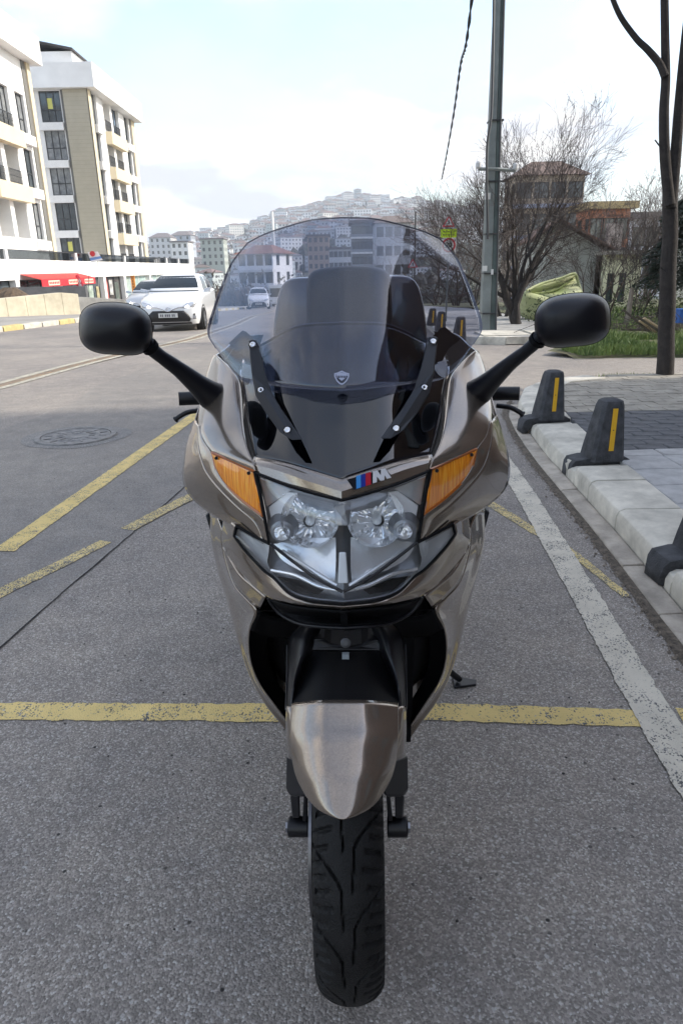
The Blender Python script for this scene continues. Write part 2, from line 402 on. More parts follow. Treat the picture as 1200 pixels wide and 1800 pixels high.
for off, m_, sd_ in ((-.13, M_CREAM, 7), (.13, M_CREAM, 8)):
    stripe('centre_line', [(cl(y) + off, y) for y in (3, 5, 7, 8.05, 9.5, 11, 13, 15, 17.5, 20, 25, 30, 45, 60, 80)], .10, .11, m_, seed=sd_, step=.2)
stripe('centre_line_infill', [(cl(y), y) for y in (3, 5, 7, 8.05, 9.5, 11, 13, 15, 17.5, 20, 25, 30, 45, 60, 80)], .15, .15, asphalt('brown_road_paint', .06, .15, paint=(.34, .24, .15), wear=.68), dz=.0045, seed=9, step=.2)

# ---- loose grit
def grit(name, n, place, r0, r1, m, flat=.5):
    mb = MB()
    for _ in range(n):
        x, y, z = place(); r = R.uniform(r0, r1)
        pts = [V((x + r * R.uniform(.6, 1.1) * cos(a), y + r * R.uniform(.6, 1.1) * sin(a), z)) for a in (0, 1.3, 2.5, 3.8, 5.1)]
        top = V((x, y, z + r * flat * 1.3))
        mb.add(pts + [top], [(i, (i + 1) % 5, 5) for i in range(5)])
    return stuff(mb.build(name, m, recalc=False))
def onroad():
    while 1:
        y = R.uniform(.9, 7) ** 1; x = R.uniform(-2.3, .85) * (y / 3 + .3)
        if x < .8: return x, y, .004
grit('loose_road_grit', 260, onroad, .0015, .0055, mat('dark_grit', (.03, .027, .024), .9))
grit('loose_gutter_grit', 2600, lambda: ((lambda y: (rightkerb(y) - .115 + R.gauss(0, .022), y, .004))(R.uniform(1.2, 6.5))), .002, .009, mat('gutter_grit', (.20, .165, .13), .95, var=.5, vs=60))

# ---- manhole
mh = thing('manhole_cover', (-2.13, 5.42, .004), 'round cast iron manhole cover set in the road beside the yellow line', 'manhole cover')
m_iron = mat('worn_iron', (.21, .205, .20), .6, metal=.3, var=.35, vs=14, bump=.5, bs=60)
MB().lathe([(.31, .0), (.31, .012), (.355, .012), (.36, .002)], 48, cap=False).build('frame_ring', m_iron, mh, 40)
q = MB().lathe([(.302, .002), (.302, .010), (.29, .010), (.285, .007), (.21, .007), (.205, .011), (.185, .011), (.18, .007), (.11, .007), (.105, .011), (.09, .011), (.085, .007), (0.001, .007)], 48, cap=False)
for i in range(12):
    a = i * pi / 6; M_ = Matrix.Rotation(a, 4, 'Z'); q.box(.12, .175, -.008, .008, .006, .0115, M=M_); q.box(.215, .28, -.008, .008, .006, .0115, M=M_)
q.build('lid', m_iron, mh, 40); mh.scale = (.88, .88, 1)
mbc = MB()
for a0, r_ in ((0, .40),):
    mbc.grid([[V(((r_ - .045 + .02 * sin(a * 5 + 1)) * cos(a), (r_ - .045) * sin(a), .0015)), V(((r_ + .06 + .015 * sin(a * 3)) * 1.05 * cos(a), (r_ + .05 + .02 * sin(a * 4)) * sin(a), .0015))] for a in [i * 2 * pi / 60 for i in range(61)]])
mbc.build('cement_collar', asphalt('cement_collar', .17, .27, tint=(1, .98, .95)), mh)

# ---- right pavement: kerb stones, gutter stones, pavers
def stone(name, a, b, wid, z0, z1, parent, m, rnd=.02, side=1):
    """block whose road edge runs a->b (2d), extending 'wid' away from the road"""
    a = V(a); b = V(b); d = (b - a); nrm = V((d.y, -d.x)).normalized() * side
    prof = [(0, z0), (0, z1 - rnd), (rnd * .3, z1 - rnd * .3), (rnd, z1), (wid, z1 + .004), (wid, z0)]
    d2 = d.normalized() * .003; a = a + d2; b = b - d2
    pa = [V(((a + nrm * u).x, (a + nrm * u).y, v)) for u, v in prof]
    pb = [V(((b + nrm * u).x, (b + nrm * u).y, v)) for u, v in prof]
    return MB().frustum(pa, pb).build(name, m, parent, 35, bevel=.004)
kerb = bpy.data.objects.new('kerb', None); COL.objects.link(kerb); structure(kerb)
YB = [3.89, 5.07, 2.68]      # bollards
joints = [.9, 1.4, 1.9, 2.4, 2.60, 3.09, 3.55, 3.83, 3.98, 4.47, 4.98, 5.18, 5.6, 6.0, 6.35, 6.6, 6.85, 7.05, 7.2, 7.3]
gapy = [(3.83, 3.98), (4.98, 5.18), (2.40, 2.60)]
for a, b in zip(joints, joints[1:]):
    low = (a, b) in gapy
    z1 = .13 + R.uniform(-.003, .003)
    stone('kerb_stone', (rightkerb(a), a), (rightkerb(b), b), .30, -.02, z1 - (.03 if low else 0), kerb, M_KERB, rnd=.038)
ob = [(2.6, 7.3), (3.1, 7.42), (3.7, 7.45), (4.3, 7.4), (5.0, 7.35), (5.8, 7.3)]
for a, b in zip(ob, ob[1:]): stone('kerb_stone', a, b, .22, -.02, .10, kerb, M_PAV, rnd=.02)
gut = bpy.data.objects.new('gutter', None); COL.objects.link(gut); structure(gut)
gj = [.8, 1.3, 1.8, 2.25, 2.68, 3.2, 3.73, 4.27, 4.8, 5.3, 5.8, 6.3]
for a, b in zip(gj, gj[1:]):
    stone('gutter_stone', (rightkerb(a) - .095, a), (rightkerb(b) - .095, b), .09, -.02, .018 + R.uniform(-.003, .005), gut, M_KERB2, rnd=.006)
mb = MB(); mb.grid([[V((rightkerb(y) - .135 + .012 * mnoise.noise(V((y * 6, 1, 0))), y, .003)), V((rightkerb(y) - .12, y, .011 + .004 * mnoise.noise(V((y * 9, 0, 0))))), V((rightkerb(y) - .09, y, .010))] for y in [.6 + i * .06 for i in range(100)]])
structure(mb.build('gutter_dirt_strip', M_DIRT, smooth=60))
pave = bpy.data.objects.new('pavement', None); COL.objects.link(pave); structure(pave)
# bedding under the pavers
mb = MB(); mb.grid([[V((rightkerb(y) + .29, y, .085)), V((5.6, y, .085))] for y in (-4, .6, 1.9, 2.5, 3.3, 4.5, 5.3, 6, 6.6, 6.95, 7.2)])
mb.build('bedding', mat('joint_sand', (.10, .09, .075), .95, var=.4, vs=20), pave)
def paver(nm, x0, x1, y0, y1, m, z=.128):
    k = (nm, round(x1 - x0, 3), round(y1 - y0, 3), m.name)
    if k not in PV:
        w_, d_ = (x1 - x0) / 2, (y1 - y0) / 2; c = min(.006, w_ * .1)
        b = [V((sx * w_, sy * d_, -.04)) for sx, sy in ((-1, -1), (1, -1), (1, 1), (-1, 1))]
        mid = [V((p.x, p.y, -c)) for p in b]; t = [V((sx * (w_ - c), sy * (d_ - c), 0)) for sx, sy in ((-1, -1), (1, -1), (1, 1), (-1, 1))]
        q_ = MB(); q_.frustum(b, mid); q_.frustum(mid, t)
        me_o = q_.build(nm, m); PV[k] = me_o.data; bpy.data.objects.remove(me_o)
    inst(PV[k], nm, pave, ((x0 + x1) / 2, (y0 + y1) / 2, z + R.uniform(-.002, .002)), (R.gauss(0, .004), R.gauss(0, .004), R.gauss(0, .004)))
PV = {}
npv = 0
g = .004
y = 1.35; r = 0
while y < 4.2:                                    # pale slabs
    x = rightkerb(y) + .31
    xk = x
    while x < 3.3:
        if x + .3 > rightkerb(y + .2) + .3:
            paver('paving_slab', x + g, x + .30 - g, y + g, min(y + .30, 4.2) - g, M_SLAB); npv += 1
        x += .30
    y += .30
y = 4.2; row = 0
while y < 5.38:                                   # dark pavers
    x = rightkerb(y) + .31 - (.1 if row % 2 else 0)
    while x < 3.3:
        x0 = max(x, rightkerb(y) + .31)
        if x + .2 - x0 > .04: paver('block_paver', x0 + g, x + .2 - g, y + g, y + .118 - g, M_DPAV); npv += 1
        x += .2
    y += .118; row += 1
mbs = MB()
while y < 7.22:                                   # beige pavers further on, past the limit: one part
    x = rightkerb(y + .1) + .31 - (.1 if row % 2 else 0)
    while x < 5.6:
        x0 = max(x, rightkerb(y + .1) + .31)
        if x + .2 - x0 > .03:
            z = .128 + R.uniform(-.0025, .0025)
            mbs.box(x0 + g, x + .2 - g, y + g, y + .118 - g, .09, z)
        x += .2
    y += .118; row += 1
stuff(mbs.build('far_block_pavers', M_PAV, pave))
print('pavers', npv)

# ---- far pavement beyond the side road, with its kerb
def rk2(y): return interp([(11.7, 2.9), (12.1, 2.2), (12.8, 1.95), (14, 1.98), (18, 2.2), (25, 2.65), (45, 3.2), (80, 2.6)], y)
fp = bpy.data.objects.new('far_pavement', None); COL.objects.link(fp); structure(fp)
ys2 = [11.75, 11.9, 12.1, 12.4, 12.8, 13.4, 14, 15, 16, 17, 18, 20, 22, 25, 28, 32, 38, 45, 60, 80]
def pr(y): return interp([(11.7, 4.3), (12.5, 4.6), (17, 5.0), (19.5, 4.9), (22, 4.6), (80, 5.0)], y)
mb = MB(); mb.grid([[V((rk2(y), y, gz(0, y) - .05)), V((rk2(y), y, gz(0, y) + .10)), V((rk2(y) + .03, y, gz(0, y) + .125)), V((rk2(y) + .3, y, gz(0, y) + .13))] for y in ys2])
mb.build('far_kerb', M_KERB, fp, 40)
mb = MB(); mb.grid([[V((rk2(y) + .3 + (pr(y) - rk2(y) - .3) * i / 6, y, gz(0, y) + .13)) for i in range(7)] for y in ys2])
mb.build('paving', mat('far_paving', (.36, .35, .33), .9, var=.3, vs=2.5, vdet=8), fp)
mb = MB(); mb.grid([[V((rk2(11.75) + i * .25, 11.72, z)) for i in range(8)] for z in (-.02, .10)]); mb.build('end_kerb', M_KERB, fp)
for x0, x1, y0, y1 in ((2.5, 3.3, 12.0, 12.9), (3.4, 4.2, 12.1, 13.2)):
    MB().box(x0, x1, y0, y1, gz(0, y0) + .1, gz(0, y0) + .142).build('concrete_patch', mat('pale_concrete', (.5, .47, .4), .9, var=.3, vs=5), fp)

# ---- verge and waste ground right of the side road
def verge_z(x, y): return gz(x, y) + .05 + .12 * sst(9.6, 11, y) * (1 + mnoise.noise(V((x * .7, y * .7, 0)))) * .6
mb = MB()
xs = [3.0 + i * .5 for i in range(60)]; yv = [9.45, 9.7, 10, 10.5, 11, 12, 13, 14, 16, 18, 20, 23, 26, 30, 36, 45, 60]
rows = []
for y in yv:
    rows.append([V((max(x + interp([(9.4, .35), (10, 0), (11.8, 1.4), (14, 1.7), (20, 2.0), (60, 2.1)], y) + (x - 3) * .8 * clamp((y - 10) / 40), 0), y - .3 * clamp(x - 4, 0, 1.5) * (y < 9.9), verge_z(x, y) if y > 9.5 else -.04)) for x in xs])
mb.grid(rows)
structure(mb.build('waste_ground', mat('waste_ground_soil', (.115, .10, .055), .95, var=.6, vs=1.5, col2=(.05, .07, .022), bump=.5, bs=20, vdet=8), smooth=60))

def grass(name, n, place, h0, h1, m):
    mb = MB()
    for _ in range(n):
        x, y, z = place(); h = R.uniform(h0, h1); a = R.uniform(0, 2 * pi); wd = R.uniform(.003, .008) * (1 + y * .03)
        lx, ly = R.gauss(0, .3) * h, R.gauss(0, .3) * h
        dx_, dy_ = cos(a) * wd, sin(a) * wd
        mb.add([(x - dx_, y - dy_, z), (x + dx_, y + dy_, z), (x + dx_ * .7 + lx * .4, y + dy_ * .7 + ly * .4, z + h * .6), (x - dx_ * .7 + lx * .4, y - dy_ * .7 + ly * .4, z + h * .6), (x + lx, y + ly, z + h)], [(0, 1, 2, 3), (3, 2, 4)])
    return tag(stuff(mb.build(name, m, recalc=False)), 'short green grass and weeds growing on the verge', 'grass')
def gp1():
    while 1:
        x = R.uniform(3.1, 6.2); y = R.gauss(10.3, .7)
        if y < 9.5 + .12 * mnoise.noise(V((x * 3, 0, 0))) - .12 * clamp(x - 4, 0, 3) or y > 12.5: continue
        if mnoise.noise(V((x * 1.3, y * 1.3, 4))) > -.25 and x > interp([(9.4, 3.4), (10, 3.2), (11.8, 4.5), (14, 4.9)], y): return x, y, verge_z(x, y) - .01
grass('verge_grass', 11000, gp1, .04, .15, M_GRASS)
def gp2():
    while 1:
        y = R.uniform(12, 21); x = R.uniform(pr(y), 13)
        if mnoise.noise(V((x * .5, y * .5, 4))) > -.05: return x, y, verge_z(x, y) - .01
grass('verge_grass', 9000, gp2, .08, .28, M_GRASS)
def gp3():
    c = R.choice([(3.1, 7.45), (3.25, 7.4), (3.0, 7.5), (3.3, 7.42)]); return R.gauss(c[0], .09), R.gauss(c[1], .035), .0
grass('verge_grass', 900, gp3, .04, .12, M_GRASS)
def gp4():
    y = R.uniform(14.8, 17.2); return pr(y) + abs(R.gauss(0, .35)), y, verge_z(5, y) + .02
grass('verge_grass', 2600, gp4, .06, .2, M_GRASS)

# ---- left footway, kerb and podium forecourt
lf = bpy.data.objects.new('left_footway', None); COL.objects.link(lf); structure(lf)
ysl = [8, 12, 15, 18, 21, 24, 27, 30, 36, 44, 52, 60, 70, 80, 90]
mb = MB(); mb.grid([[V((-40, y, gz(0, y) + .14)), V((-20, y, gz(0, y) + .14)), V((leftkerb(y) - .18, y, gz(0, y) + .14))] for y in ysl])
mb.build('footway_surface', mat('left_footway', (.30, .28, .25), .9, var=.25, vs=.6, vdet=8), lf)
m_ky = mat('yellow_kerb_paint', (.50, .40, .18), .8, var=.35, vs=5, vdet=8); m_kw = mat('white_kerb_paint', (.50, .47, .40), .8, var=.3, vs=5, vdet=8)
y = 10.; i = 0
while y < 60:
    stone('painted_kerb_stone', (leftkerb(y), y), (leftkerb(y + .95), y + .95), .2, gz(0, y) - .1, gz(0, y + .5) + .14, lf, m_ky if i % 3 == 0 else m_kw, rnd=.03, side=-1)
    y += 1.0; i += 1
# ================================================================== BUILDINGS
class Fac:
    """facade frame: u along the wall, v up, n outwards (world space)"""
    def __init__(s, o, u, n): s.o = V(o); s.u = V(u).normalized(); s.n = V(n).normalized()
    def P(s, u, v, n=0): return s.o + s.u * u + V((0, 0, v)) + s.n * n
    def box(s, mb, u0, u1, v0, v1, n0, n1, mi=0):
        p = [s.P(u, v, n) for v in (v0, v1) for u, n in ((u0, n0), (u1, n0), (u1, n1), (u0, n1))]
        mb.add(p, [(0, 3, 2, 1), (4, 5, 6, 7), (0, 1, 5, 4), (1, 2, 6, 5), (2, 3, 7, 6), (3, 0, 4, 7)], mi); return mb
    def wall(s, mb, u0, u1, v0, v1, holes, depth=.22):
        us = sorted({u0, u1} | {h[0] for h in holes} | {h[1] for h in holes}); vs = sorted({v0, v1} | {h[2] for h in holes} | {h[3] for h in holes})
        for a, b in zip(us, us[1:]):
            for c, d in zip(vs, vs[1:]):
                um, vm = (a + b) / 2, (c + d) / 2
                if any(h[0] < um < h[1] and h[2] < vm < h[3] for h in holes): continue
                mb.add([s.P(a, c), s.P(b, c), s.P(b, d), s.P(a, d)], [(0, 1, 2, 3)])
        for a, b, c, d in holes:
            q = [s.P(a, c), s.P(b, c), s.P(b, d), s.P(a, d)]; r = [s.P(a, c, -depth), s.P(b, c, -depth), s.P(b, d, -depth), s.P(a, d, -depth)]
            mb.add(q + r, [(i, 4 + i, 4 + (i + 1) % 4, (i + 1) % 4) for i in range(4)])
        return mb
def window(F, th, u0, u1, v0, v1, depth=.2, cols=2, split=.4, curtain=None, fr=.05, name='window', fm=None):
    c = F.P((u0 + u1) / 2, v0, -depth)
    o = MB()
    F.box(o, u0, u1, v0, v0 + fr, -depth, -depth + .06); F.box(o, u0, u1, v1 - fr, v1, -depth, -depth + .06)
    F.box(o, u0, u0 + fr, v0 + fr, v1 - fr, -depth, -depth + .06); F.box(o, u1 - fr, u1, v0 + fr, v1 - fr, -depth, -depth + .06)
    for i in range(1, cols):
        um = u0 + (u1 - u0) * i / cols; F.box(o, um - fr / 2, um + fr / 2, v0 + fr, v1 - fr, -depth, -depth + .055)
    if split: F.box(o, u0 + fr, u1 - fr, v0 + (v1 - v0) * split - fr * .6, v0 + (v1 - v0) * split + fr * .6, -depth, -depth + .052)
    wn = relocate(o, th).build(name, fm or M_DARKF, th)
    p = MB().add([F.P(u0 + .01, v0 + .01, -depth + .012), F.P(u1 - .01, v0 + .01, -depth + .012), F.P(u1 - .01, v1 - .01, -depth + .012), F.P(u0 + .01, v1 - .01, -depth + .012)], [(0, 1, 2, 3)])
    relocate(p, th).build('pane', curtain or M_WGLASS, wn)
    return wn
def part(mb, name, m, th, **k): return relocate(mb, th).build(name, m, th, **k)
M_CURT = mat('curtained_glass', (.30, .31, .31), .08, spec=.9, var=.5, vs=2.2, col2=(.12, .13, .14))
M_BLUEG = mat('painted_sky_glass', (.16, .22, .30), .04, spec=1., var=.4, vs=.7)  # glass copy with reflected sky put into its lighter blue
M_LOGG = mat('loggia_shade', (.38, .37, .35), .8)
M_SIGNY = mat('yellow_notice', (.62, .60, .16), .6)
def guard(F, th, u0, u1, v0, n, h=.75):
    o = MB(); F.box(o, u0, u1, v0 + h - .04, v0 + h, n - .02, n + .02)
    F.box(o, u0, u1, v0 + h * .5, v0 + h * .5 + .025, n - .012, n + .012); F.box(o, u0, u1, v0 + .05, v0 + .075, n - .012, n + .012)
    u = u0
    while u <= u1: F.box(o, u - .012, u + .012, v0, v0 + h, n - .012, n + .012); u += .14
    part(o, 'balcony_railing', M_DARKF, th)

# ---------------- apartment block B: corner (-18.05, 58), street face runs to y = 70
XB = -18.05
FB = [W(110, p, 58).z for p in (213.5, 280, 342, 404, 462)]          # window feet on the five floors
FH = (FB[0] - FB[4]) / 4
thB = thing('apartment_block', (XB, 58, 2), 'white five-storey apartment block with corner cladding coloured grey beige for shade and overhanging white cornice', 'apartment block')
Fs = Fac((XB, 58, 0), (0, 1, 0), (1, 0, 0)); Fn = Fac((XB, 58, 0), (-1, 0, 0), (0, -1, 0))
TOP = W(155, 157, 58).z; CT = W(150, 113, 58).z
def ub(px, X=XB, Y0=58): return 1275 * (-X) / (591 - px) - Y0
US = dict(w1=(.75, 1.75), b1=(3.3, 5.0), b2=(5.6, 7.4), w2=(9.0, 10.3))
holes = []; fl = []
for i in range(5):
    v = TOP - 2.9 - FH * (i) + .3
    v = FB[i] - .05; fl.append(v)
    holes += [(US['w1'][0], US['w1'][1], v, v + 2.1), (US['w2'][0], US['w2'][1], v, v + 2.1), (US['b1'][0], US['b1'][1], v - .1, v + 2.15), (US['b2'][0], US['b2'][1], v - .1, v + 2.15)]
wl = Fs.wall(MB(), 0, 12, -1.5, TOP, holes, .9)
hn = [(2.1, 3.65, v, v + 2.05) for v in fl]
Fn.wall(wl, 0, 13, -1.5, TOP, hn, .25)
wl.add([Fs.P(12, -1.5), Fs.P(12, TOP), Fs.P(12, TOP, -13), Fs.P(12, -1.5, -13)], [(0, 1, 2, 3)])
part(wl, 'wall', M_WHITE, thB)
c_ = MB(); Fn.box(c_, -.08, 1.75, -1.5, TOP - .01, .03, .33); part(c_, 'corner_cladding', M_CLAD, thB)
m_gap = mat('gap_grey', (.16, .155, .14), .8)  # raised strips; the recess shade is put into this dark grey
for F_, a_, b_, n_ in ((Fn, 1.77, 1.98, .12), (Fs, .32, .62, .06), (Fs, 10.6, 10.95, .06)):
    c_ = MB(); F_.box(c_, a_, b_, -1.5, TOP - .01, -.02, n_); part(c_, 'painted_shadow_gap', m_gap, thB)
for a_, b_ in ((-.33, .30), (11.0, 12.02)):
    c_ = MB(); Fs.box(c_, a_, b_, -1.5, TOP - .02, .02, .10); part(c_, 'corner_strip', M_BEIGE, thB)
# fine joints of the cladding boards: drawn as darker thin boxes
o_ = MB()
v = 0.
while v < TOP: Fn.box(o_, 0, 1.75, v, v + .012, .325, .334); v += .28
stuff(part(o_, 'cladding_joints', mat('joint_brown', (.30, .27, .21), .8), thB))
for i, v in enumerate(fl):
    window(Fn, thB, 2.1, 3.65, v, v + 2.05, .12, 3, .4, M_CURT if i in (1, 2) else None)
    o_ = MB(); Fn.box(o_, 2.02, 3.85, v - .55, v - .05, .0, .35); part(o_, 'window_box', M_WHITE, thB)
    if i in (0, 4): o_ = MB(); Fn.box(o_, 2.75, 3.15, v + .9, v + 1.6, -.10, -.095); part(o_, 'notice', M_SIGNY, thB)
    window(Fs, thB, *US['w1'], v, v + 2.1, .25, 2, .4, M_CURT if i == 0 else None)
    window(Fs, thB, *US['w2'], v, v + 2.1, .25, 2, .4)
    for k in ('w1', 'w2'): o_ = MB(); Fs.box(o_, US[k][0] - .15, US[k][1] + .25, v - .6, v - .06, .0, .28); part(o_, 'window_box', M_WHITE, thB)
    for j, k in enumerate(('b1', 'b2')):
        gl = [(0, 1), (0, 0), (1, 0), (1, 1), (0, 0)][i][j]
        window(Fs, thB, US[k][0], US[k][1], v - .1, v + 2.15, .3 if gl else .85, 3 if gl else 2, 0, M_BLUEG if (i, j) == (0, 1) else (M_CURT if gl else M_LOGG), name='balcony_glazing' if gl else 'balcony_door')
        guard(Fs, thB, US[k][0] + .05, US[k][1] - .05, v, .05)
    if i < 4:
        o_ = MB(); Fs.box(o_, 3.2, 7.5, v - 1.0, v - .12, .0, .5); part(o_, 'balcony_front', M_BEIGE, thB)
c_ = MB(); Fs.box(c_, -.75, 12.6, TOP, CT, -14, .75); part(c_, 'cornice', M_WHITE, thB)
c_ = MB(); Fs.box(c_, .6, 3.2, CT, CT + 1.0, -12, -1.0); Fs.box(c_, 6.5, 12.0, CT, CT + .9, -12, -1.2); part(c_, 'attic', M_WHITE, thB)
c_ = MB()
r0 = [Fs.P(.2, CT + 1.0, -.8), Fs.P(12.2, CT + .95, -.9), Fs.P(12.2, CT + 2.3, -7), Fs.P(.6, CT + 2.3, -7)]
c_.prism(r0, (0, 0, .12)); part(c_, 'roof', M_ROOF, thB)
c_ = MB(); Fs.box(c_, 3.3, 6.4, CT, CT + 1.5, -6, -2.2); part(c_, 'dormer', M_ROOF, thB)
c_ = MB(); Fs.box(c_, .5, 1.6, CT + 1.25, CT + 1.7, -4.6, -3.6); Fs.box(c_, .3, 1.8, CT + 1.7, CT + 1.8, -4.8, -3.4); part(c_, 'chimney', M_ROOF, thB)

# ---------------- apartment block A, nearer, cut by the frame
XA = -18.64
thA = thing('apartment_block', (XA, 48.6, 2), 'nearest white apartment block at the left edge with cream balconies', 'apartment block')
Fa = Fac((XA, 48.6, 0), (0, -1, 0), (1, 0, 0)); TA = W(57, 112, 48.6).z
pts = [(72, 180), (53 + 0, 262), (65, 332)]
FA = [W(x_, y_, 47.4).z for x_, y_ in ((42, 102), (53, 182), (66, 259), (78, 331), (88, 398))]
FAn = [W(54, 258, 47.4).z, W(67, 330, 47.4).z]
fh = 2.98
v0A = W(72, 331, 47.0).z                           # foot of the 4th-row window
flA = [v0A + fh * (3 - i) for i in range(-1, 5)]
uw = (1.25, 2.5); u1 = (3.4, 5.1); u2 = (5.6, 7.3); u3 = (8.6, 10); 
holes = []
for v in flA:
    for a, b in (uw, u1, u2, (9.2, 10.4)): holes.append((a, b, v, v + 2.15))
wl = Fa.wall(MB(), 0, 15, -1.5, TA, [h for h in holes if h[3] < TA - .05 and h[2] > -1.4], .9)
wl.add([Fa.P(0, -1.5), Fa.P(0, TA), Fa.P(0, TA, -13), Fa.P(0, -1.5, -13)], [(0, 1, 2, 3)])
wl.add([Fa.P(15, -1.5), Fa.P(15, TA), Fa.P(15, TA, -13), Fa.P(15, -1.5, -13)], [(0, 1, 2, 3)])
part(wl, 'wall', M_WHITE, thA)
c_ = MB(); Fa.box(c_, -.05, .45, -1.5, TA - .01, .01, .15); part(c_, 'corner_strip', M_BEIGE, thA)
c_ = MB(); Fa.box(c_, .47, .95, -1.5, TA - .01, -.02, .06); part(c_, 'painted_shadow_gap', MATS['gap_grey'], thA)  # recess shade put into the strip's grey
for i, v in enumerate(flA):
    if v + 2.2 > TA - .05: continue
    window(Fa, thA, uw[0], uw[1], v, v + 2.15, .22, 2, .38, M_CURT if i % 2 else None)
    o_ = MB(); Fa.box(o_, uw[0] - .2, uw[1] + .25, v - .62, v - .07, .0, .3); part(o_, 'window_box', M_WHITE, thA)
    for j, (a, b) in enumerate((u1, u2)):
        gl = not (i == 4 and j == 0) and i < 5
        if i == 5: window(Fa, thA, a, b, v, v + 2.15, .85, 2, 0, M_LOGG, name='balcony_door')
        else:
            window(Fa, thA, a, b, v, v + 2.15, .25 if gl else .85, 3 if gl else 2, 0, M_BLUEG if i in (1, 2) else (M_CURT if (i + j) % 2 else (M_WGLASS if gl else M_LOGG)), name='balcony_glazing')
            guard(Fa, thA, a + .05, b - .05, v, .05)
    if i < 5: o_ = MB(); Fa.box(o_, 3.2, 7.6, v - 1.0, v - .12, .0, .5); part(o_, 'balcony_front', M_BEIGE, thA)
    window(Fa, thA, 9.2, 10.4, v, v + 2.15, .22, 2, .38)
c_ = MB(); Fa.box(c_, -.6, 15.6, TA, TA + 1.5, -14, .75); part(c_, 'cornice', M_WHITE, thA)

# ---------------- podium with shops
XP = -17.0
RT, BT, BB = 2.45, 1.98, .95                       # rail top, band top, band bottom
pod = thing('shop_podium', (XP, 60, 0), 'long white shop podium with glass railed terrace below the apartment blocks', 'shops')
Fp = Fac((XP, 36, 0), (0, 1, 0), (1, 0, 0))
UE = 49.0
wl = MB(); Fp.box(wl, -6, UE, BB, BT - .004, -1.2, .0)
cols_ = [-5.8, 2.6, 8.6, 17.1, 22.2, 30.2, 36.0, 42.0, 48.6]
for u in cols_: Fp.box(wl, u - .25, u + .25, -4, BB, -.5, -.01)
Fp.box(wl, UE - .4, UE, -4, BB, -12, -.03)
part(wl, 'wall', M_WHITE, pod)
o_ = MB(); Fp.box(o_, -6, UE, BT - .2, BT, -14, -1.21); part(o_, 'terrace', M_WHITE, pod)
rp = [-2, 1.9, 12, 23, 37.5, 43, 48.8]
o_ = MB()
for u in rp: Fp.box(o_, u - .14, u + .14, BT, RT + .03, -.3, -.02)
part(o_, 'railing_posts', M_WHITE, pod)
for a, b in zip(rp, rp[1:]):
    o_ = MB(); Fp.box(o_, a + .16, b - .16, BT + .02, RT, -.14, -.12); part(o_, 'railing_glass', M_RGLASS, pod)
    o_ = MB(); Fp.box(o_, a + .14, b - .14, RT + .002, RT + .045, -.17, -.09); part(o_, 'handrail', M_DARKF, pod)
o_ = MB()
for (a, b) in zip(cols_, cols_[1:]): pass
m_mint = mat('mint_shop_glass', (.42, .56, .53), .12, spec=.8, var=.2, vs=.8)
m_poster = mat('poster_red', (.45, .07, .06), .5, var=.8, vs=1.8, col2=(.12, .12, .10), vdet=6)
for k, (a, b) in enumerate(zip(cols_, cols_[1:])):
    a += .25; b -= .25
    for i in range(3 if b - a > 4.5 else 2):
        n_ = 3 if b - a > 4.5 else 2
        u0_, u1_ = a + (b - a) * i / n_, a + (b - a) * (i + 1) / n_
        m_ = m_mint if k >= 4 else (m_poster if (k == 3 and i == 0) else M_WGLASS if k < 3 else mat('dim_shop_window', (.10, .085, .075), .15, spec=.8, var=.8, vs=1.6, col2=(.03, .03, .03), vdet=6))
        window(Fp, pod, u0_ + .01, u1_ - .01, -3.6, BB - .02, .4, 1, 0, m_, name='shop_window', fm=M_WHITE if k >= 4 else None)
# poster panels in the window
for (u, v, w_, h_, c_) in ((17.7, -1.0, 1.0, 1.5, (.55, .12, .1)), (19.1, -.4, .8, 1.1, (.5, .5, .48)), (20.3, -1.2, 1.1, 1.7, (.10, .12, .10)), (9.2, -1.6, 1.2, 2.0, (.5, .55, .5)), (11.0, -1.7, .8, 1.8, (.3, .15, .12)), (14, -1.2, 1.3, 1.6, (.35, .42, .35)), (16.0, -1.3, .6, 1.6, (.4, .35, .2))):
    o_ = MB(); Fp.box(o_, u, u + w_, v, v + h_, -.36, -.345); part(o_, 'poster', mat('poster_%d' % int(u * 10), c_, .5, var=.6, vs=2.5), pod)

# awning
m_red = mat('red_awning_cloth', (.62, .045, .035), .7, var=.1, vs=3)
m_redd = mat('red_sign_cloth', (.50, .02, .03), .6)
m_cream = mat('cream_print', (.75, .66, .5), .7)
aw = thing('awning', (XP, 42, .6), 'wide red cloth awning with cream lettering panels over the shop front', 'awning')
A0, A1 = 38.6, 47.6
o_ = MB(); zt, zf = 1.22, .93
o_.prism([(XP + .02, A0 + .4, zt), (XP + .02, A1, zt), (XP + 1.25, A1 - .4, zf), (XP + 1.25, A0, zf)], (0, 0, .025)); part(o_, 'canopy', m_red, aw)
o_ = MB(); o_.box(XP + 1.25, XP + 1.265, A0, A1 - .4, zf - .36, zf + .02); part(o_, 'valance', m_redd, aw)
for a in (A0 + .9, A0 + 3.9, A0 + 6.6):
    o_ = MB(); o_.box(XP + 1.268, XP + 1.274, a, a + 1.6, zf - .30, zf - .05); part(o_, 'lettering_panel', m_cream, aw)
    o_ = MB()
    for j in range(6): o_.box(XP + 1.276, XP + 1.280, a + .1 + j * .25, a + .27 + j * .25, zf - .24, zf - .11)
    stuff(part(o_, 'lettering', m_redd, aw))
o_ = MB()
for yy in (A0 + .4, (A0 + A1) / 2, A1 - .5): o_.tube([(XP, yy, zf - .3), (XP + 1.2, yy, zf)], .02, 6)
part(o_, 'support_arm', M_DARKF, aw)
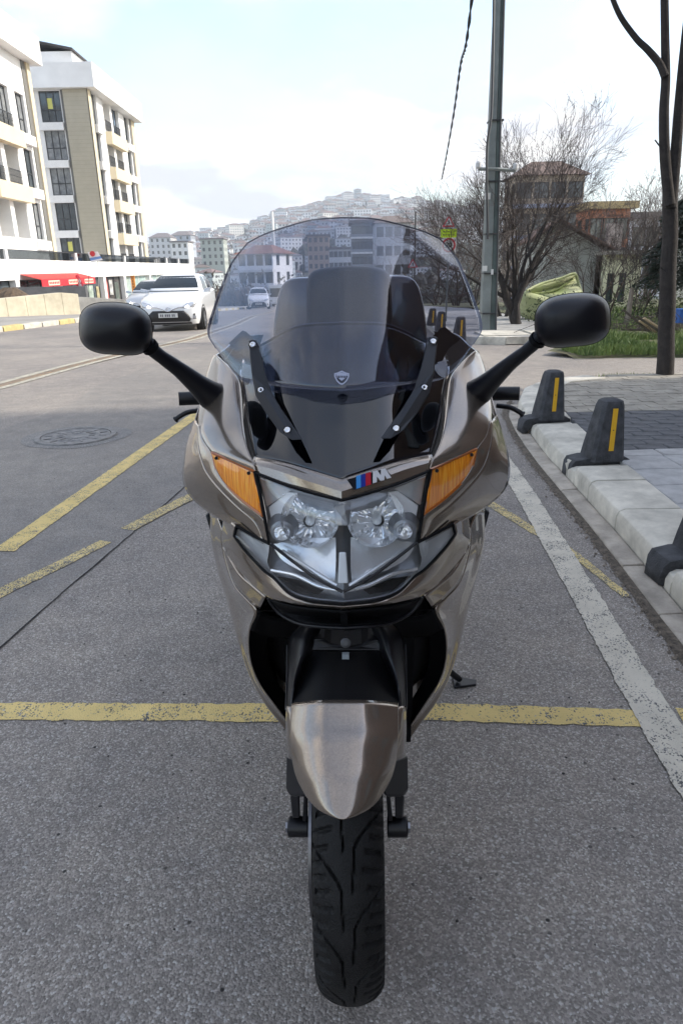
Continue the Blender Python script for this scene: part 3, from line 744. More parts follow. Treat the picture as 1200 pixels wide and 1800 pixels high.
# vertical curved red flag sign
fl_ = thing('flag_sign', (W(146, 520, 44).x, 44, -1.2), 'tall curved red feather banner with white letters beside the awning', 'banner')
o_ = MB(); n_ = 10; rows = []
for i in range(n_ + 1):
    t = i / n_; c0 = W(133 + 5 * t, 484 + 62 * t, 44); c1 = W(138 + 18 * (1 - (1 - t) ** 2) , 482 + 66 * t, 44)
    rows.append([c0, (c0 + c1) / 2 + V((0, -.05, 0)), c1])
o_.grid(rows); part(o_, 'banner_cloth', mat('crimson_cloth', (.50, .03, .06), .7), fl_, solid=.01)
o_ = MB()
for i in range(7):
    t = .14 + i * .11; a = W(137 + 8 * t, 484 + 66 * t, 43.9); o_.box(a.x, a.x + .16, a.y - .03, a.y - .02, a.z - .10, a.z + .04)
    o_.box(a.x + .05, a.x + .1, a.y - .03, a.y - .02, a.z - .16, a.z + .10)
stuff(part(o_, 'banner_letters', mat('banner_white', (.75, .7, .7), .7), fl_))
o_ = MB(); a = W(156, 484, 44); b_ = W(158, 560, 44); o_.tube([b_, (a + b_) / 2, a], .02, 6); part(o_, 'pole', M_DARKF, fl_)
# orange sign
a = W(232, 490, 61)
os_ = thing('orange_sign', (a.x, 61, -1.6), 'tall narrow orange shop sign standing between the shop windows', 'sign')
o_ = MB(); p0, p1 = W(228, 474, 61), W(239, 513, 61); 
o_.prism([(p0.x, 61, p1.z), (p1.x, 61, p1.z), (p1.x + .02, 61, p0.z - .35), ((p0.x + p1.x) / 2, 61, p0.z), (p0.x, 61, p0.z - .3)], (0, .12, 0)); part(o_, 'sign_board', mat('orange_sign', (.75, .27, .04), .5, var=.2, vs=4), os_)
o_ = MB()
for i in range(6): o_.box(p0.x + .12, p1.x - .12, 60.98, 60.995, p1.z + .1 + i * .24, p1.z + .22 + i * .24)
stuff(part(o_, 'sign_letters', mat('dark_red', (.25, .05, .02), .6), os_))
# tilted flag board over the railing
fb = thing('estate_banner', W(167, 455, 50), 'small tilted white red and blue banner hung on the terrace railing', 'banner')
for nm, c_, (a0, a1) in (('white_cloth', (.75, .75, .75), (0, .55)), ('blue_cloth', (.12, .25, .55), (.55, .8)), ('white_hem', (.7, .7, .72), (.8, 1))):
    o_ = MB(); tl, tr, bl, br = W(154, 443, 50), W(172, 442, 50), W(161, 462, 50), W(181, 457, 50)
    q = [tl.lerp(bl, a0), tr.lerp(br, a0), tr.lerp(br, a1), tl.lerp(bl, a1)]; part(o_.prism(q, (0, .01, 0)), nm, mat('fb' + nm, c_, .6), fb)
o_ = MB(); q = W(163, 446, 49.9); part(o_.lathe([(.18, 0), (.18, .03)], 12, M=Matrix.Translation(q) @ Matrix.Rotation(pi / 2, 4, 'X')), 'emblem', m_redd, fb)
o_ = MB(); a = W(172, 458, 49.95); b_ = W(174, 505, 49.95); part(o_.tube([a, b_], .03, 6), 'pole', mat('galvanised', (.4, .4, .4), .5, metal=.6), fb)

# retaining walls and soil
rw = thing('retaining_wall', (-12.5, 30, -.5), 'pale yellowish concrete retaining wall along the left footway', 'wall')
a0, a1 = W(-60, 557, 26), W(142, 546, 31)
zt0, zt1 = W(-60, 531, a0.y).z, W(108, 512, a1.y).z
d = (a1 - a0).to_2d().normalized(); nr = V((-d.y, d.x))
L_ = (a1 - a0).to_2d().length; nseg = 6
for i in range(nseg):
    p = a0.lerp(a1, (i + .003) / nseg); q = a0.lerp(a1, (i + .997) / nseg); z0_ = zt0 + (zt1 - zt0) * i / nseg; z1_ = zt0 + (zt1 - zt0) * (i + 1) / nseg
    if i == nseg - 1: z1_ -= .12
    bt = [(p.x, p.y, p.z - .6), (q.x, q.y, q.z - .6), (q.x + nr.x * .3, q.y + nr.y * .3, q.z - .6), (p.x + nr.x * .3, p.y + nr.y * .3, p.z - .6)]
    tt = [(p.x, p.y, z0_), (q.x, q.y, z1_), (q.x + nr.x * .3, q.y + nr.y * .3, z1_), (p.x + nr.x * .3, p.y + nr.y * .3, z0_)]
    part(MB().frustum(bt, tt), 'concrete_panel', M_CONC, rw, bevel=.02)
lw = thing('low_wall', (-11, 36, -.5), 'low grey block wall between the concrete wall and the parked car', 'wall')
p, q = W(138, 522, 37), W(224, 527, 39.5); p2, q2 = p.copy(), q.copy()
for i in range(4):
    a = p.lerp(q, (i + .004) / 4); b_ = p.lerp(q, (i + .996) / 4)
    part(MB().frustum([(a.x, a.y, -1.6), (b_.x, b_.y, -1.6), (b_.x, b_.y + .3, -1.6), (a.x, a.y + .3, -1.6)], [(a.x, a.y, a.z), (b_.x, b_.y, b_.z), (b_.x, b_.y + .3, b_.z), (a.x, a.y + .3, a.z)]), 'wall_block', M_GCONC, lw)
lw2 = thing('dark_wall', (-13, 35, -.5), 'dark grey wall under the red awning behind the retaining wall', 'wall')
p, q = W(20, 505, 36.5), W(150, 503, 37.6)
part(MB().frustum([(p.x, p.y, -1.6), (q.x, q.y, -1.6), (q.x, q.y + .3, -1.6), (p.x, p.y + .3, -1.6)], [(p.x, p.y, p.z), (q.x, q.y, q.z), (q.x, q.y + .3, q.z), (p.x, p.y + .3, p.z)]), 'masonry', mat('dark_wall', (.12, .12, .125), .9, var=.3, vs=2), lw2)
mb = MB(); c = W(20, 525, 33); rows = []
for i in range(15):
    rows.append([V((c.x + (i - 7) * .28, c.y + (j - 4) * .4, c.z - .5 + 1.0 * math.exp(-((i - 7) / 4.2) ** 2 - ((j - 4) / 2.4) ** 2) + .16 * mnoise.noise(V((i * .9, j * .9, 0))))) for j in range(9)])
mb.grid(rows); o = mb.build('soil_heap', M_SOIL); stuff(o); o['label'] = 'heap of brown soil and rubble behind the retaining wall'; o['category'] = 'soil'
# grey annex at the very left
an = thing('grey_annex', (-17.4, 33.5, 0), 'plain grey plastered annex at the left edge beside the awning', 'building')
o_ = MB(); Fq = Fac((XP - .6, 31, 0), (0, 1, 0), (1, 0, 0)); Fq.wall(o_, 0, 6.4, -2, 2.2, [(2.4, 4.6, -1.6, .1)], .3); o_.add([Fq.P(0, -2, 0), Fq.P(0, 2.2, 0), Fq.P(0, 2.2, -5), Fq.P(0, -2, -5)], [(0, 1, 2, 3)]); o_.add([Fq.P(0, 2.2, 0), Fq.P(6.4, 2.2, 0), Fq.P(6.4, 2.2, -5), Fq.P(0, 2.2, -5)], [(0, 1, 2, 3)])
part(o_, 'wall', mat('grey_render', (.42, .42, .42), .85, var=.1, vs=1), an)
window(Fq, an, 2.4, 4.6, -1.6, .1, .2, 2, 0)

# ---------------- far hillside houses
M_HWIN = {}
def hillmat(name, col):
    """wall colour with rows of windows too far off to tell apart"""
    m = bpy.data.materials.new(name); m.use_nodes = True; t = m.node_tree; b = t.nodes['Principled BSDF']; nn = t.nodes.new; ll = t.links.new
    tcn = nn('ShaderNodeTexCoord'); s_ = nn('ShaderNodeSeparateXYZ'); ll(tcn.outputs['Object'], s_.inputs[0])
    sm = nn('ShaderNodeMath'); sm.operation = 'ADD'; ll(s_.outputs[0], sm.inputs[0]); ll(s_.outputs[1], sm.inputs[1])
    ms = []
    for src, per, duty in ((sm.outputs[0], 3.1, .45), (s_.outputs[2], 3.0, .45)):
        f = nn('ShaderNodeMath'); f.operation = 'DIVIDE'; ll(src, f.inputs[0]); f.inputs[1].default_value = per
        g_ = nn('ShaderNodeMath'); g_.operation = 'FRACT'; ll(f.outputs[0], g_.inputs[0])
        h = nn('ShaderNodeMath'); h.operation = 'LESS_THAN'; ll(g_.outputs[0], h.inputs[0]); h.inputs[1].default_value = duty; ms.append(h.outputs[0])
    mm = nn('ShaderNodeMath'); mm.operation = 'MULTIPLY'; ll(ms[0], mm.inputs[0]); ll(ms[1], mm.inputs[1])
    x_ = nn('ShaderNodeMixRGB'); ll(mm.outputs[0], x_.inputs[0]); x_.inputs[1].default_value = (*col, 1); x_.inputs[2].default_value = (.13, .14, .16, 1)
    ll(x_.outputs[0], b.inputs['Base Color']); b.inputs['Roughness'].default_value = .8
    return m
hcols = [(.80, .80, .79), (.70, .69, .66), (.82, .83, .84), (.58, .53, .48), (.60, .61, .62), (.72, .70, .64), (.45, .50, .50)]
hm = [hillmat('hill_house_wall_%s' % n, c) for n, c in zip(('white', 'cream', 'bright', 'tan', 'grey', 'sand', 'green'), hcols)]
m_hr = [mat('hill_roof_red', (.19, .13, .12), .85), mat('hill_roof_grey', (.17, .15, .15), .85), mat('hill_roof_brown', (.15, .12, .11), .85)]
def house_mesh(w_, d_, h_, wm, rm, hip):
    mb = MB(); mb.box(-w_ / 2, w_ / 2, -d_ / 2, d_ / 2, -8, h_, 0)
    e = .6; rh = 2.2 if hip else .5
    b_ = [V((sx * (w_ / 2 + e), sy * (d_ / 2 + e), h_ + .01)) for sx, sy in ((-1, -1), (1, -1), (1, 1), (-1, 1))]
    k = .25 if hip else .92
    t_ = [V((sx * (w_ / 2) * k, sy * (d_ / 2) * (.05 if hip else .9), h_ + rh)) for sx, sy in ((-1, -1), (1, -1), (1, 1), (-1, 1))]
    mb.frustum(b_, t_, 1)
    o = mb.build('hillside_house', [wm, rm]); me = o.data; bpy.data.objects.remove(o); return me
HM = []
HML = {}
for i in range(28):
    HM.append(house_mesh(R.uniform(11, 20), R.uniform(10, 15), R.choice([6, 9, 12, 12, 15, 18]), hm[i % 7], m_hr[i % 3], i % 2 == 0)); HML[HM[-1]] = (('white', 'cream', 'bright white', 'tan', 'grey', 'sand coloured', 'pale green')[i % 7], ('red', 'grey', 'brown')[i % 3], 'pitched' if i % 2 == 0 else 'flat')
placed = []; cnt = 0; tries = 0
cat_bins = [(455, 1130, 115), (400, 1050, 0)]
while cnt < 285 and tries < 20000:
    tries += 1
    px = R.uniform(258, 800); t = R.random()
    y = 1120 - 850 * (t ** 1.25) if cnt > 60 else R.uniform(950, 1120)
    x = (px - 594) / 1275 * y
    if any(abs(x - a) < 10 + .003 * y and abs(y - b) < 20 for a, b in placed): continue
    placed.append((x, y)); cnt += 1
    o = inst(R.choice(HM), 'hillside_house', None, (x, y, gz(x, y) - 1), (0, 0, R.uniform(-.5, .5)))
    s_ = R.uniform(.55, .95) * (.8 if y < 500 else 1); o.scale = (s_, s_, s_)
    lb_ = HML[o.data]; tag(o, 'small %s house with %s %s roof on the distant hillside' % (lb_[0], lb_[2], lb_[1]), 'house', 'houses crowding the far hillside')
# the rest of the town, past counting
mb = MB()
for _ in range(900):
    y = R.uniform(520, 1135); x = (R.uniform(240, 900) - 594) / 1275 * y; s_ = R.uniform(3.5, 7); h_ = R.choice([5, 8, 11]); z = gz(x, y)
    if mnoise.noise(V((x * .012, y * .01, 9))) > .18: continue
    mi = R.randrange(4); mb.box(x - s_, x + s_, y, y + s_ * 1.3, z - 6, z + h_, mi)
    mb.frustum([(x - s_ - .4, y - .4, z + h_), (x + s_ + .4, y - .4, z + h_), (x + s_ + .4, y + s_ * 1.3, z + h_), (x - s_ - .4, y + s_ * 1.3, z + h_)], [(x - s_ * .3, y + s_ * .5, z + h_ + 1.6), (x + s_ * .3, y + s_ * .5, z + h_ + 1.6), (x + s_ * .3, y + s_ * .7, z + h_ + 1.6), (x - s_ * .3, y + s_ * .7, z + h_ + 1.6)], 4 + R.randrange(2))
stuff(mb.build('far_town', [hm[0], hm[2], hm[4], hm[1], m_hr[0], m_hr[2]], recalc=False))
# trees on the hillside, one far wood
mb = MB()
ico = bmesh.new(); bmesh.ops.create_icosphere(ico, subdivisions=1, radius=1); ICO = ([v.co.copy() for v in ico.verts], [tuple(v.index for v in f.verts) for f in ico.faces]); ico.free()
for _ in range(3000):
    y = 240 + 860 * R.random() ** 1.1; x = (R.uniform(200, 860) - 594) / 1275 * y
    if mnoise.noise(V((x * .012, y * .01, 9))) < -.12 and y > 300: continue
    r = R.uniform(2.2, 5.0); c = V((x, y, gz(x, y) + r * .5))
    mb.add([c + V((p.x * r * R.uniform(.7, 1.2), p.y * r, p.z * r * R.uniform(.8, 1.5))) for p in ICO[0]], ICO[1])
for _ in range(420):
    y = R.uniform(95, 240); x = (R.uniform(330, 860) - 594) / 1275 * y
    r = R.uniform(1.2, 3.0); c = V((x, y, gz(x, y) + r * .8))
    for k in range(110):
        p = V((R.gauss(0, 1), R.gauss(0, 1), R.gauss(0, 1))).normalized() * (r * R.random() ** .4); p.z *= 1.15
        e_ = V((R.gauss(0, 1), R.gauss(0, 1), R.gauss(0, 1))) * (.10 * r); f_ = V((R.gauss(0, 1), R.gauss(0, 1), R.gauss(0, 1))) * (.10 * r)
        mb.add([c + p, c + p + e_, c + p + f_], [(0, 1, 2)])
stuff(mb.build('far_wood', mat('far_foliage', (.035, .048, .03), .95, var=.5, vs=.15, col2=(.055, .045, .035)), recalc=False))
# brown bare scrub on the slope right of the shops
mb = MB()
for _ in range(900):
    y = R.uniform(88, 150); x = (R.uniform(300, 470) - 594) / 1275 * y
    r = R.uniform(.8, 2.0); c = V((x, y, gz(x, y) + r * .6))
    for k in range(14):
        a = R.uniform(0, 6.28); e = R.uniform(.2, 1.4); d = V((cos(a) * cos(e), sin(a) * cos(e), sin(e))) * r * R.uniform(.8, 1.7); s_ = V((R.uniform(-1, 1), R.uniform(-1, 1), R.uniform(-1, 1))) * .12
        mb.add([c - V((0, 0, r * .5)) - s_, c - V((0, 0, r * .5)) + s_, c + d], [(0, 1, 2)])
stuff(mb.build('brown_scrub', M_TWIG2, recalc=False))

# ---------------- middle-distance blocks built with their windows
def block(name, label, px0, px1, ytop, Y, floors, wall, roofm, nwin, roof='hip', depth=9, fh=2.9, down=3, rz=0, wm=None, band=None, fr=None, win_w=1.1):
    a, b_ = W(px0, ytop, Y), W(px1, ytop, Y); w_ = (b_ - a).length; zt = a.z; cx = (a.x + b_.x) / 2
    th = thing(name, (cx, Y, zt - floors * fh), label, 'building', rz=rz)
    Rz = Matrix.Rotation(rz, 4, 'Z')
    def rot(v): return Rz @ V(v)
    Ff = Fac(V((cx, Y, 0)) + rot((-w_ / 2, 0, 0)), rot((1, 0, 0)), rot((0, -1, 0)))
    Fr = Fac(V((cx, Y, 0)) + rot((w_ / 2, 0, 0)), rot((0, 1, 0)), rot((1, 0, 0)))
    Fl = Fac(V((cx, Y, 0)) + rot((-w_ / 2, depth, 0)), rot((0, -1, 0)), rot((-1, 0, 0)))
    z0 = zt - floors * fh - down; mb = MB(); wins = []
    for F_, ln, nw in ((Ff, w_, nwin), (Fr, depth, max(2, int(depth / 3.2))), (Fl, depth, max(2, int(depth / 3.2)))):
        hs = []
        for f in range(floors):
            for i in range(nw):
                u = ln * (i + .5) / nw; v = zt - (f + 1) * fh + .8
                hs.append((u - win_w / 2, u + win_w / 2, v, v + 1.5))
        F_.wall(mb, 0, ln, z0, zt, hs, .2); wins += [(F_, h) for h in hs]
    Fb = Fac(V((cx, Y, 0)) + rot((w_ / 2, depth, 0)), rot((-1, 0, 0)), rot((0, 1, 0))); Fb.wall(mb, 0, w_, z0, zt, [], .1)
    part(mb, 'wall', wall, th)
    for F_, h in wins: window(F_, th, *h, .15, 2, 0, wm, fr=.07, fm=fr)
    c4 = [V((cx, Y, zt)) + rot((sx * (w_ / 2 + .5), sy, 0)) for sx, sy in ((-1, -.5), (1, -.5), (1, depth + .5), (-1, depth + .5))]
    mb = MB()
    if roof == 'hip':
        h_ = min(2.6, w_ * .22); t4 = [V((cx, Y, zt + h_)) + rot((sx * w_ * .22, depth * sy, 0)) for sx, sy in ((-1, .42), (1, .42), (1, .58), (-1, .58))]
        mb.frustum(c4, t4)
    else: mb.frustum(c4, [p + V((0, 0, .5)) for p in c4])
    part(mb, 'roof', roofm, th)
    if band:
        for f in range(floors):
            mb = MB(); v = zt - (f + 1) * fh; Ff.box(mb, -.3, w_ + .3, v - .1, v + .25, .0, .9); part(mb, 'balcony_slab', band, th)
    return th
m_white2 = mat('dull_white_wall', (.62, .62, .62), .8, var=.08, vs=.5)
block('red_roofed_house', 'white three-storey house with a red tiled roof seen through the left of the windscreen', 413, 482, 447, 105, 3, mat('house_white', (.74, .74, .75), .8), mat('red_tiles', (.22, .10, .08), .85, var=.3, vs=3), 4, rz=-.35, depth=7, band=m_white2, fh=2.4)
block('green_house', 'pale green block of flats on the lower hillside', 352, 392, 421, 330, 4, mat('pale_green', (.38, .41, .37), .8), m_hr[1], 4, 'flat', 12, wm=None)
block('white_block', 'plain white block above the brown scrub on the lower hillside', 300, 330, 426, 300, 4, M_WHITE, m_hr[1], 3, 'flat', 10)
block('tan_block', 'tan brick block of flats in the haze behind the windscreen', 540, 578, 415, 260, 4, mat('tan_brick', (.42, .32, .26), .85), m_hr[1], 4, 'flat', 12)
block('grey_block', 'pale grey terrace of flats behind the windscreen right of the tan block', 578, 618, 438, 200, 3, m_white2, m_hr[1], 5, 'flat', 10)
block('dark_glass_block', 'modern grey block with white floor bands behind the top case', 618, 702, 392, 150, 5, mat('slate_wall', (.22, .24, .26), .7), m_hr[1], 6, 'flat', 12, band=M_WHITE, win_w=1.6)
block('brown_roofed_house', 'white and dark house with a brown hip roof right of the windscreen top', 660, 722, 392, 120, 4, mat('grey_wall2', (.5, .5, .5), .8), m_hr[2], 4, 'hip', 9)
block('flat_roofed_block', 'low white block at the left below the hill beside the shops', 262, 300, 418, 380, 4, m_white2, m_hr[1], 4, 'hip', 14)
block('grey_roofed_house', 'grey roofed house on the lower hill just right of the apartment block', 300, 335, 414, 420, 3, mat('bluegrey', (.4, .43, .48), .8), m_hr[1], 3, 'hip', 14)

# ---------------- right-hand buildings
block('hip_roofed_villa', 'tall villa with brown hip roof and blue grey balcony half hidden by the bare tree', 908, 1028, 309, 75, 4, mat('villa_wall', (.42, .34, .26), .8, var=.15, vs=1), mat('villa_roof', (.17, .12, .10), .85, var=.3, vs=2), 4, 'hip', 5, rz=0, band=mat('bluegrey_band', (.30, .32, .42), .7), win_w=1.5, down=9)
block('orange_building', 'orange brick building with yellow top beyond the old house', 1040, 1106, 368, 55, 5, mat('orange_wall', (.44, .17, .09), .85, var=.2, vs=1), mat('ochre', (.42, .31, .15), .8), 3, 'flat', 3.5, rz=0, down=6)
block('white_building', 'pale blue white building beyond the old house beside the evergreen', 1112, 1190, 385, 60, 5, mat('bluewhite', (.55, .58, .64), .8), m_hr[1], 3, 'flat', 4, rz=0, down=6)
# old house with sloping tile roof
oh = thing('old_house', (9, 24, -.4), 'old grey house with worn tile roof and two chimneys behind the bushes', 'house')
gw = mat('grey_plaster', (.42, .42, .38), .9, var=.25, vs=1.2, vdet=8); yw = mat('yellowed_plaster', (.60, .58, .40), .9, var=.2, vs=1.5, vdet=8)
p = [W(x_, y_, 24) for x_, y_ in ((935, 590), (935, 425), (983, 392), (1066, 443), (1066, 590))]
mb = MB().prism(p, (1.2, 7, 0)); part(mb, 'gable_wall', gw, oh)
p0, p1 = W(980, 388, 23.6), W(1068, 443, 23.6)
rr = [(p0 + V((0, -.2, .02))), (p1 + V((.3, -.2, -.0))), (p1 + V((1.6, 7.4, .05))), (p0 + V((1.4, 7.4, .12)))]
mb = MB(); n_ = 26
for i in range(n_):          # rows of roof tiles, each a wavy course
    a = rr[0].lerp(rr[1], i / n_); b_ = rr[0].lerp(rr[1], (i + 1.15) / n_); c = rr[3].lerp(rr[2], (i + 1.15) / n_); d = rr[3].lerp(rr[2], i / n_); up = V((0, 0, .05))
    mb.frustum([a, b_, c, d], [a + up * .4, b_ + up * 1.5, c + up * 1.5, d + up * .4])
stuff(part(mb, 'roof_tiles', M_RTILE, oh))
p0_, p2_ = W(935, 425, 23.7), W(980, 390, 23.7)
part(MB().frustum([p0_, p2_, p2_ + V((1.2, 7, 0)), p0_ + V((1.2, 7, 0))], [q_ + V((0, 0, .1)) for q_ in (p0_, p2_, p2_ + V((1.2, 7, 0)), p0_ + V((1.2, 7, 0)))]), 'roof_slope', M_RTILE, oh)
a, b_ = W(1064, 448, 23.2), W(1112, 590, 23.2)
mb = MB(); Fy = Fac((a.x, 23.2, 0), (1, 0, 0), (0, -1, 0)); ww = b_.x - a.x
Fy.wall(mb, 0, ww, -1.5, a.z, [(.12, .36, .0, .9), (.5, .74, .0, .9)], .15); mb.add([(a.x, 23.2, -1.5), (a.x, 23.2, a.z), (a.x, 27, a.z), (a.x, 27, -1.5)], [(0, 1, 2, 3)]); mb.box(a.x, b_.x, 23.45, 27, -1.5, a.z - .01); part(mb, 'annex_wall', yw, oh)
for u in (.12, .5): window(Fy, oh, u, u + .24, .0, .9, .1, 1, .5)
mb = MB().prism([(a.x - .1, 23.0, a.z), (b_.x + .15, 23.0, a.z + .02), (b_.x + .15, 23.0, a.z + .12), (a.x - .1, 23.0, a.z + .12)], (0, 4.2, 0)); part(mb, 'annex_eave', mat('stained_board', (.45, .42, .36), .85, var=.3, vs=4), oh)
a, b_ = W(1056, 402, 25.5), W(1114, 442, 25.5); mb = MB().prism([W(1000, 397, 24.4), W(1112, 441, 24.4), W(1112, 446, 24.4), W(1000, 402, 24.4)], (0, 3, 0)); part(mb, 'rear_roof', mat('slate_roof', (.13, .12, .14), .85, var=.3, vs=3), oh)
for x0, x1 in ((1070, 1078), (1082, 1090)):
    a, b_ = W(x0, 392, 24.2), W(x1, 440, 24.2); part(MB().box(a.x, b_.x, 24.2, 24.2 + (b_.x - a.x), b_.z - .3, a.z), 'chimney', mat('chimney_render', (.36, .31, .28), .9, var=.3, vs=5), oh)
    a, b_ = W(x0 - 2, 386, 24.2), W(x1 + 2, 392, 24.2); part(MB().box(a.x, b_.x, 24.15, 24.2 + (b_.x - a.x), a.z + .101, a.z + .15), 'chimney_cap', M_RTILE, oh)
# unseen building added at right, shading the bays and showing in paint reflections
sb = thing('added_shade_building', (8, -6, 0), 'unseen brown brick building added to shade the parking bay', 'building')
mb = MB(); Fz = Fac((6.8, -22, 0), (0, 1, 0), (-1, 0, 0)); hs = [(1.5 + i * 3.2, 3.0 + i * 3.2, 1.2 + f * 3, 2.8 + f * 3) for i in range(8) for f in range(3)]
Fz.wall(mb, 0, 29.2, -.2, 10, hs, .25); mb.box(7.1, 18, -22, 7.2, 9.9, 10)
mb.add([(6.8, 7.2, -.2), (18, 7.2, -.2), (18, 7.2, 10), (6.8, 7.2, 10)], [(0, 1, 2, 3)]); mb.add([(6.8, -22, -.2), (18, -22, -.2), (18, -22, 10), (6.8, -22, 10)], [(0, 1, 2, 3)])
part(mb, 'wall', mat('brown_brick', (.12, .075, .055), .85, var=.2, vs=1), sb)
for h in hs: window(Fz, sb, *h, .15, 2, 0)
# ================================================================== STREET OBJECTS
# ---- bollards on the kerb
m_rub = mat('dark_rubber_bollard', (.06, .062, .068), .85, var=.6, vs=14, vdet=9, bump=.6, bs=180)
m_strip = mat('amber_strip', (.72, .40, .02), .45)
def bollard(x, y, gz0, label, group='rubber bollards along the kerb', far=False, rz=0.07):
    th = thing('bollard', (x, y, gz0), label, 'bollard', group, rz)
    mb = MB()
    def ring(w_, d_, z, c, ox=0, oy=0):
        z = z * .76; return [V((ox + sx * (w_ / 2 - (c if k else 0)), oy + sy * (d_ / 2 - (0 if k else c)), z)) for sx, sy, k in ((-1, -1, 0), (-1, -1, 1), (1, -1, 1), (1, -1, 0), (1, 1, 0), (1, 1, 1), (-1, 1, 1), (-1, 1, 0))]
    rs = [ring(.205, .20, .0, .02, .0), ring(.19, .185, .10, .02, .003), ring(.135, .125, .43, .02, .018), ring(.12, .11, .465, .02, .02), ring(.08, .08, .478, .015, .02)]
    vs = [p for r in rs for p in r]; k = 8
    mb.add(vs, [(i * k + j, i * k + (j + 1) % k, (i + 1) * k + (j + 1) % k, (i + 1) * k + j) for i in range(len(rs) - 1) for j in range(k)] + [tuple(range(k))[::-1], tuple(range((len(rs) - 1) * k, len(rs) * k))])
    mb.build('post', m_rub, th, 28)
    if not far:
        q = MB(); rows = []
        for i, u in enumerate([-.215, -.208, -.19, -.12, .0, .12, .15]):
            z1 = [-.06, -.02, .005, .018, .018, .018, .0][i]; dd = [.12, .135, .15, .155, .155, .155, .15][i] / 2
            rows.append([V((u, -dd, -.10 if i < 3 else -.04)), V((u, -dd * .96, z1)), V((u, dd * .96, z1)), V((u, dd, -.10 if i < 3 else -.04))])
        q.grid(rows); q.add([rows[0][0], rows[0][1], rows[0][2], rows[0][3]], [(0, 1, 2, 3)]); q.build('foot', m_rub, th, 30, solid=.004)
    # strip on the tapered front face
    def fp_(u, v): # v height, returns point on front face
        t = (v - .10) / .33; return V((.003 + .015 * t + u, -(.185 / 2 + (.125 - .185) / 2 * t) - .004, v * .76))
    a = MB().prism([fp_(-.014 + .004, .09), fp_(.020, .09), fp_(.020, .415), fp_(-.010, .415)], (0, -.003, 0)); a.build('reflective_strip', m_strip, th)
    if not far: MB().lathe([(.0035, 0), (.0035, .002)], 8, M=Matrix.Translation(fp_(.004, .25) + V((0, -.003, 0))) @ Matrix.Rotation(pi / 2, 4, 'X')).build('rivet', M_DARKF, th)
    return th
for (px, py), lb in (((1054, 822), 'dark rubber kerb bollard with yellow strip standing middle of the three nearest'), ((967, 741), 'dark rubber kerb bollard with yellow strip farthest up the near kerb by the corner')):
    p = W(px if px > 1000 else px - 6, py, 4.02 if px > 1000 else 5.2); bollard(p.x, p.y, .125, lb)
bollard(1.475, 2.545, .125, 'nearest dark rubber kerb bollard cut by the right edge of the photo')
for (px, py), lb in (((806, 598), 'brown bollard with pale strip on the far pavement seen through the windscreen edge'), ((773, 581), 'second bollard on the far pavement seen through the windscreen'), ((758, 572), 'farthest bollard on the far pavement beside the top case')):
    p = GP(px, py, .13); bollard(p.x, p.y, gz(p.x, p.y) + .13, lb, 'bollards on the far pavement', True)

# ---- utility pole with cables
pb = GP(858, 582, .1)
pole = thing('utility_pole', pb, 'tall grey green utility pole with cables and stickers on the far pavement corner', 'utility pole')
m_pg = mat('pole_grey', (.20, .22, .21), .6, metal=.2, var=.25, vs=3, vdet=8)
m_pg2 = mat('pole_dark', (.07, .095, .09), .6, var=.3, vs=3)
top = W(883, -140, pb.y + .2)
def pp(t, ox=0, oy=0): q = pb.lerp(top, t); return q + V((ox, oy, 0))
part(MB().frustum([pb + V((x_, y_, -.3)) for x_, y_ in ((-.17, -.13), (.0, -.16), (.0, .13), (-.17, .13))], [top + V((x_, y_, 0)) for x_, y_ in ((-.09, -.07), (0, -.08), (0, .07), (-.09, .07))]), 'pale_side', m_pg, pole, bevel=.01)
part(MB().frustum([pb + V((x_, y_, -.3)) for x_, y_ in ((.004, -.15), (.12, -.15), (.14, .13), (.004, .13))], [top + V((x_, y_, 0)) for x_, y_ in ((.004, -.08), (.07, -.08), (.08, .07), (.004, .07))]), 'dark_side', m_pg2, pole, bevel=.01)
for t in (.05, .16, .265, .40, .55):
    q = pp(t); part(MB().box(q.x - .17 + .06 * t, q.x + .14 - .04 * t, q.y - .175 + .06 * t, q.y + .14, q.z, q.z + .025), 'steel_band', M_DARKF, pole)
for px, py, w_, h_ in ((851, 472, 8, 9), (864, 478, 4, 9), (856, 345, 9, 10)):
    q = W(px, py, pb.y - .16); s_ = pb.y / 1275; part(MB().box(q.x - w_ * s_ / 2, q.x + w_ * s_ / 2, q.y - .03, q.y - .02, q.z - h_ * s_ / 2, q.z + h_ * s_ / 2), 'sticker', mat('sticker', (.6, .6, .58), .6), pole)
cb = [W(868, -60, pb.y - .2), W(866, 90, pb.y - .25), W(863, 200, pb.y - .3), W(855, 270, pb.y - .3), W(857, 420, pb.y - .2)]
def smooth_path(pts, n=8):
    o = []
    P = [V(p) for p in pts]; P = [P[0]] + P + [P[-1]]
    for i in range(1, len(P) - 2):
        for k in range(n):
            t = k / n; a, b, c, d = P[i - 1], P[i], P[i + 1], P[i + 2]
            o.append(.5 * ((2 * b) + (c - a) * t + (2 * a - 5 * b + 4 * c - d) * t * t + (3 * b - a - 3 * c + d) * t ** 3))
    o.append(P[-2]); return o
part(MB().tube(smooth_path(cb), .022, 6), 'hanging_cable', M_DARKF, pole)
part(MB().tube([pp(.0, .1, -.2), pp(.5, .06, -.15), pp(1, .04, -.1)], .018, 6), 'conduit', M_DARKF, pole)
q1, q2 = W(840, 297, pb.y - .1), W(905, 300, pb.y - .1)
part(MB().tube([q1, (q1 + q2) / 2 + V((0, -.08, 0)), q2], .03, 6), 'cross_arm', m_pg, pole)
for q in (q1, q2): part(MB().lathe([(.03, 0), (.05, .03), (.05, .10), (.02, .13)], 10, M=Matrix.Translation(q)), 'insulator', mat('porcelain', (.5, .5, .5), .3), pole)
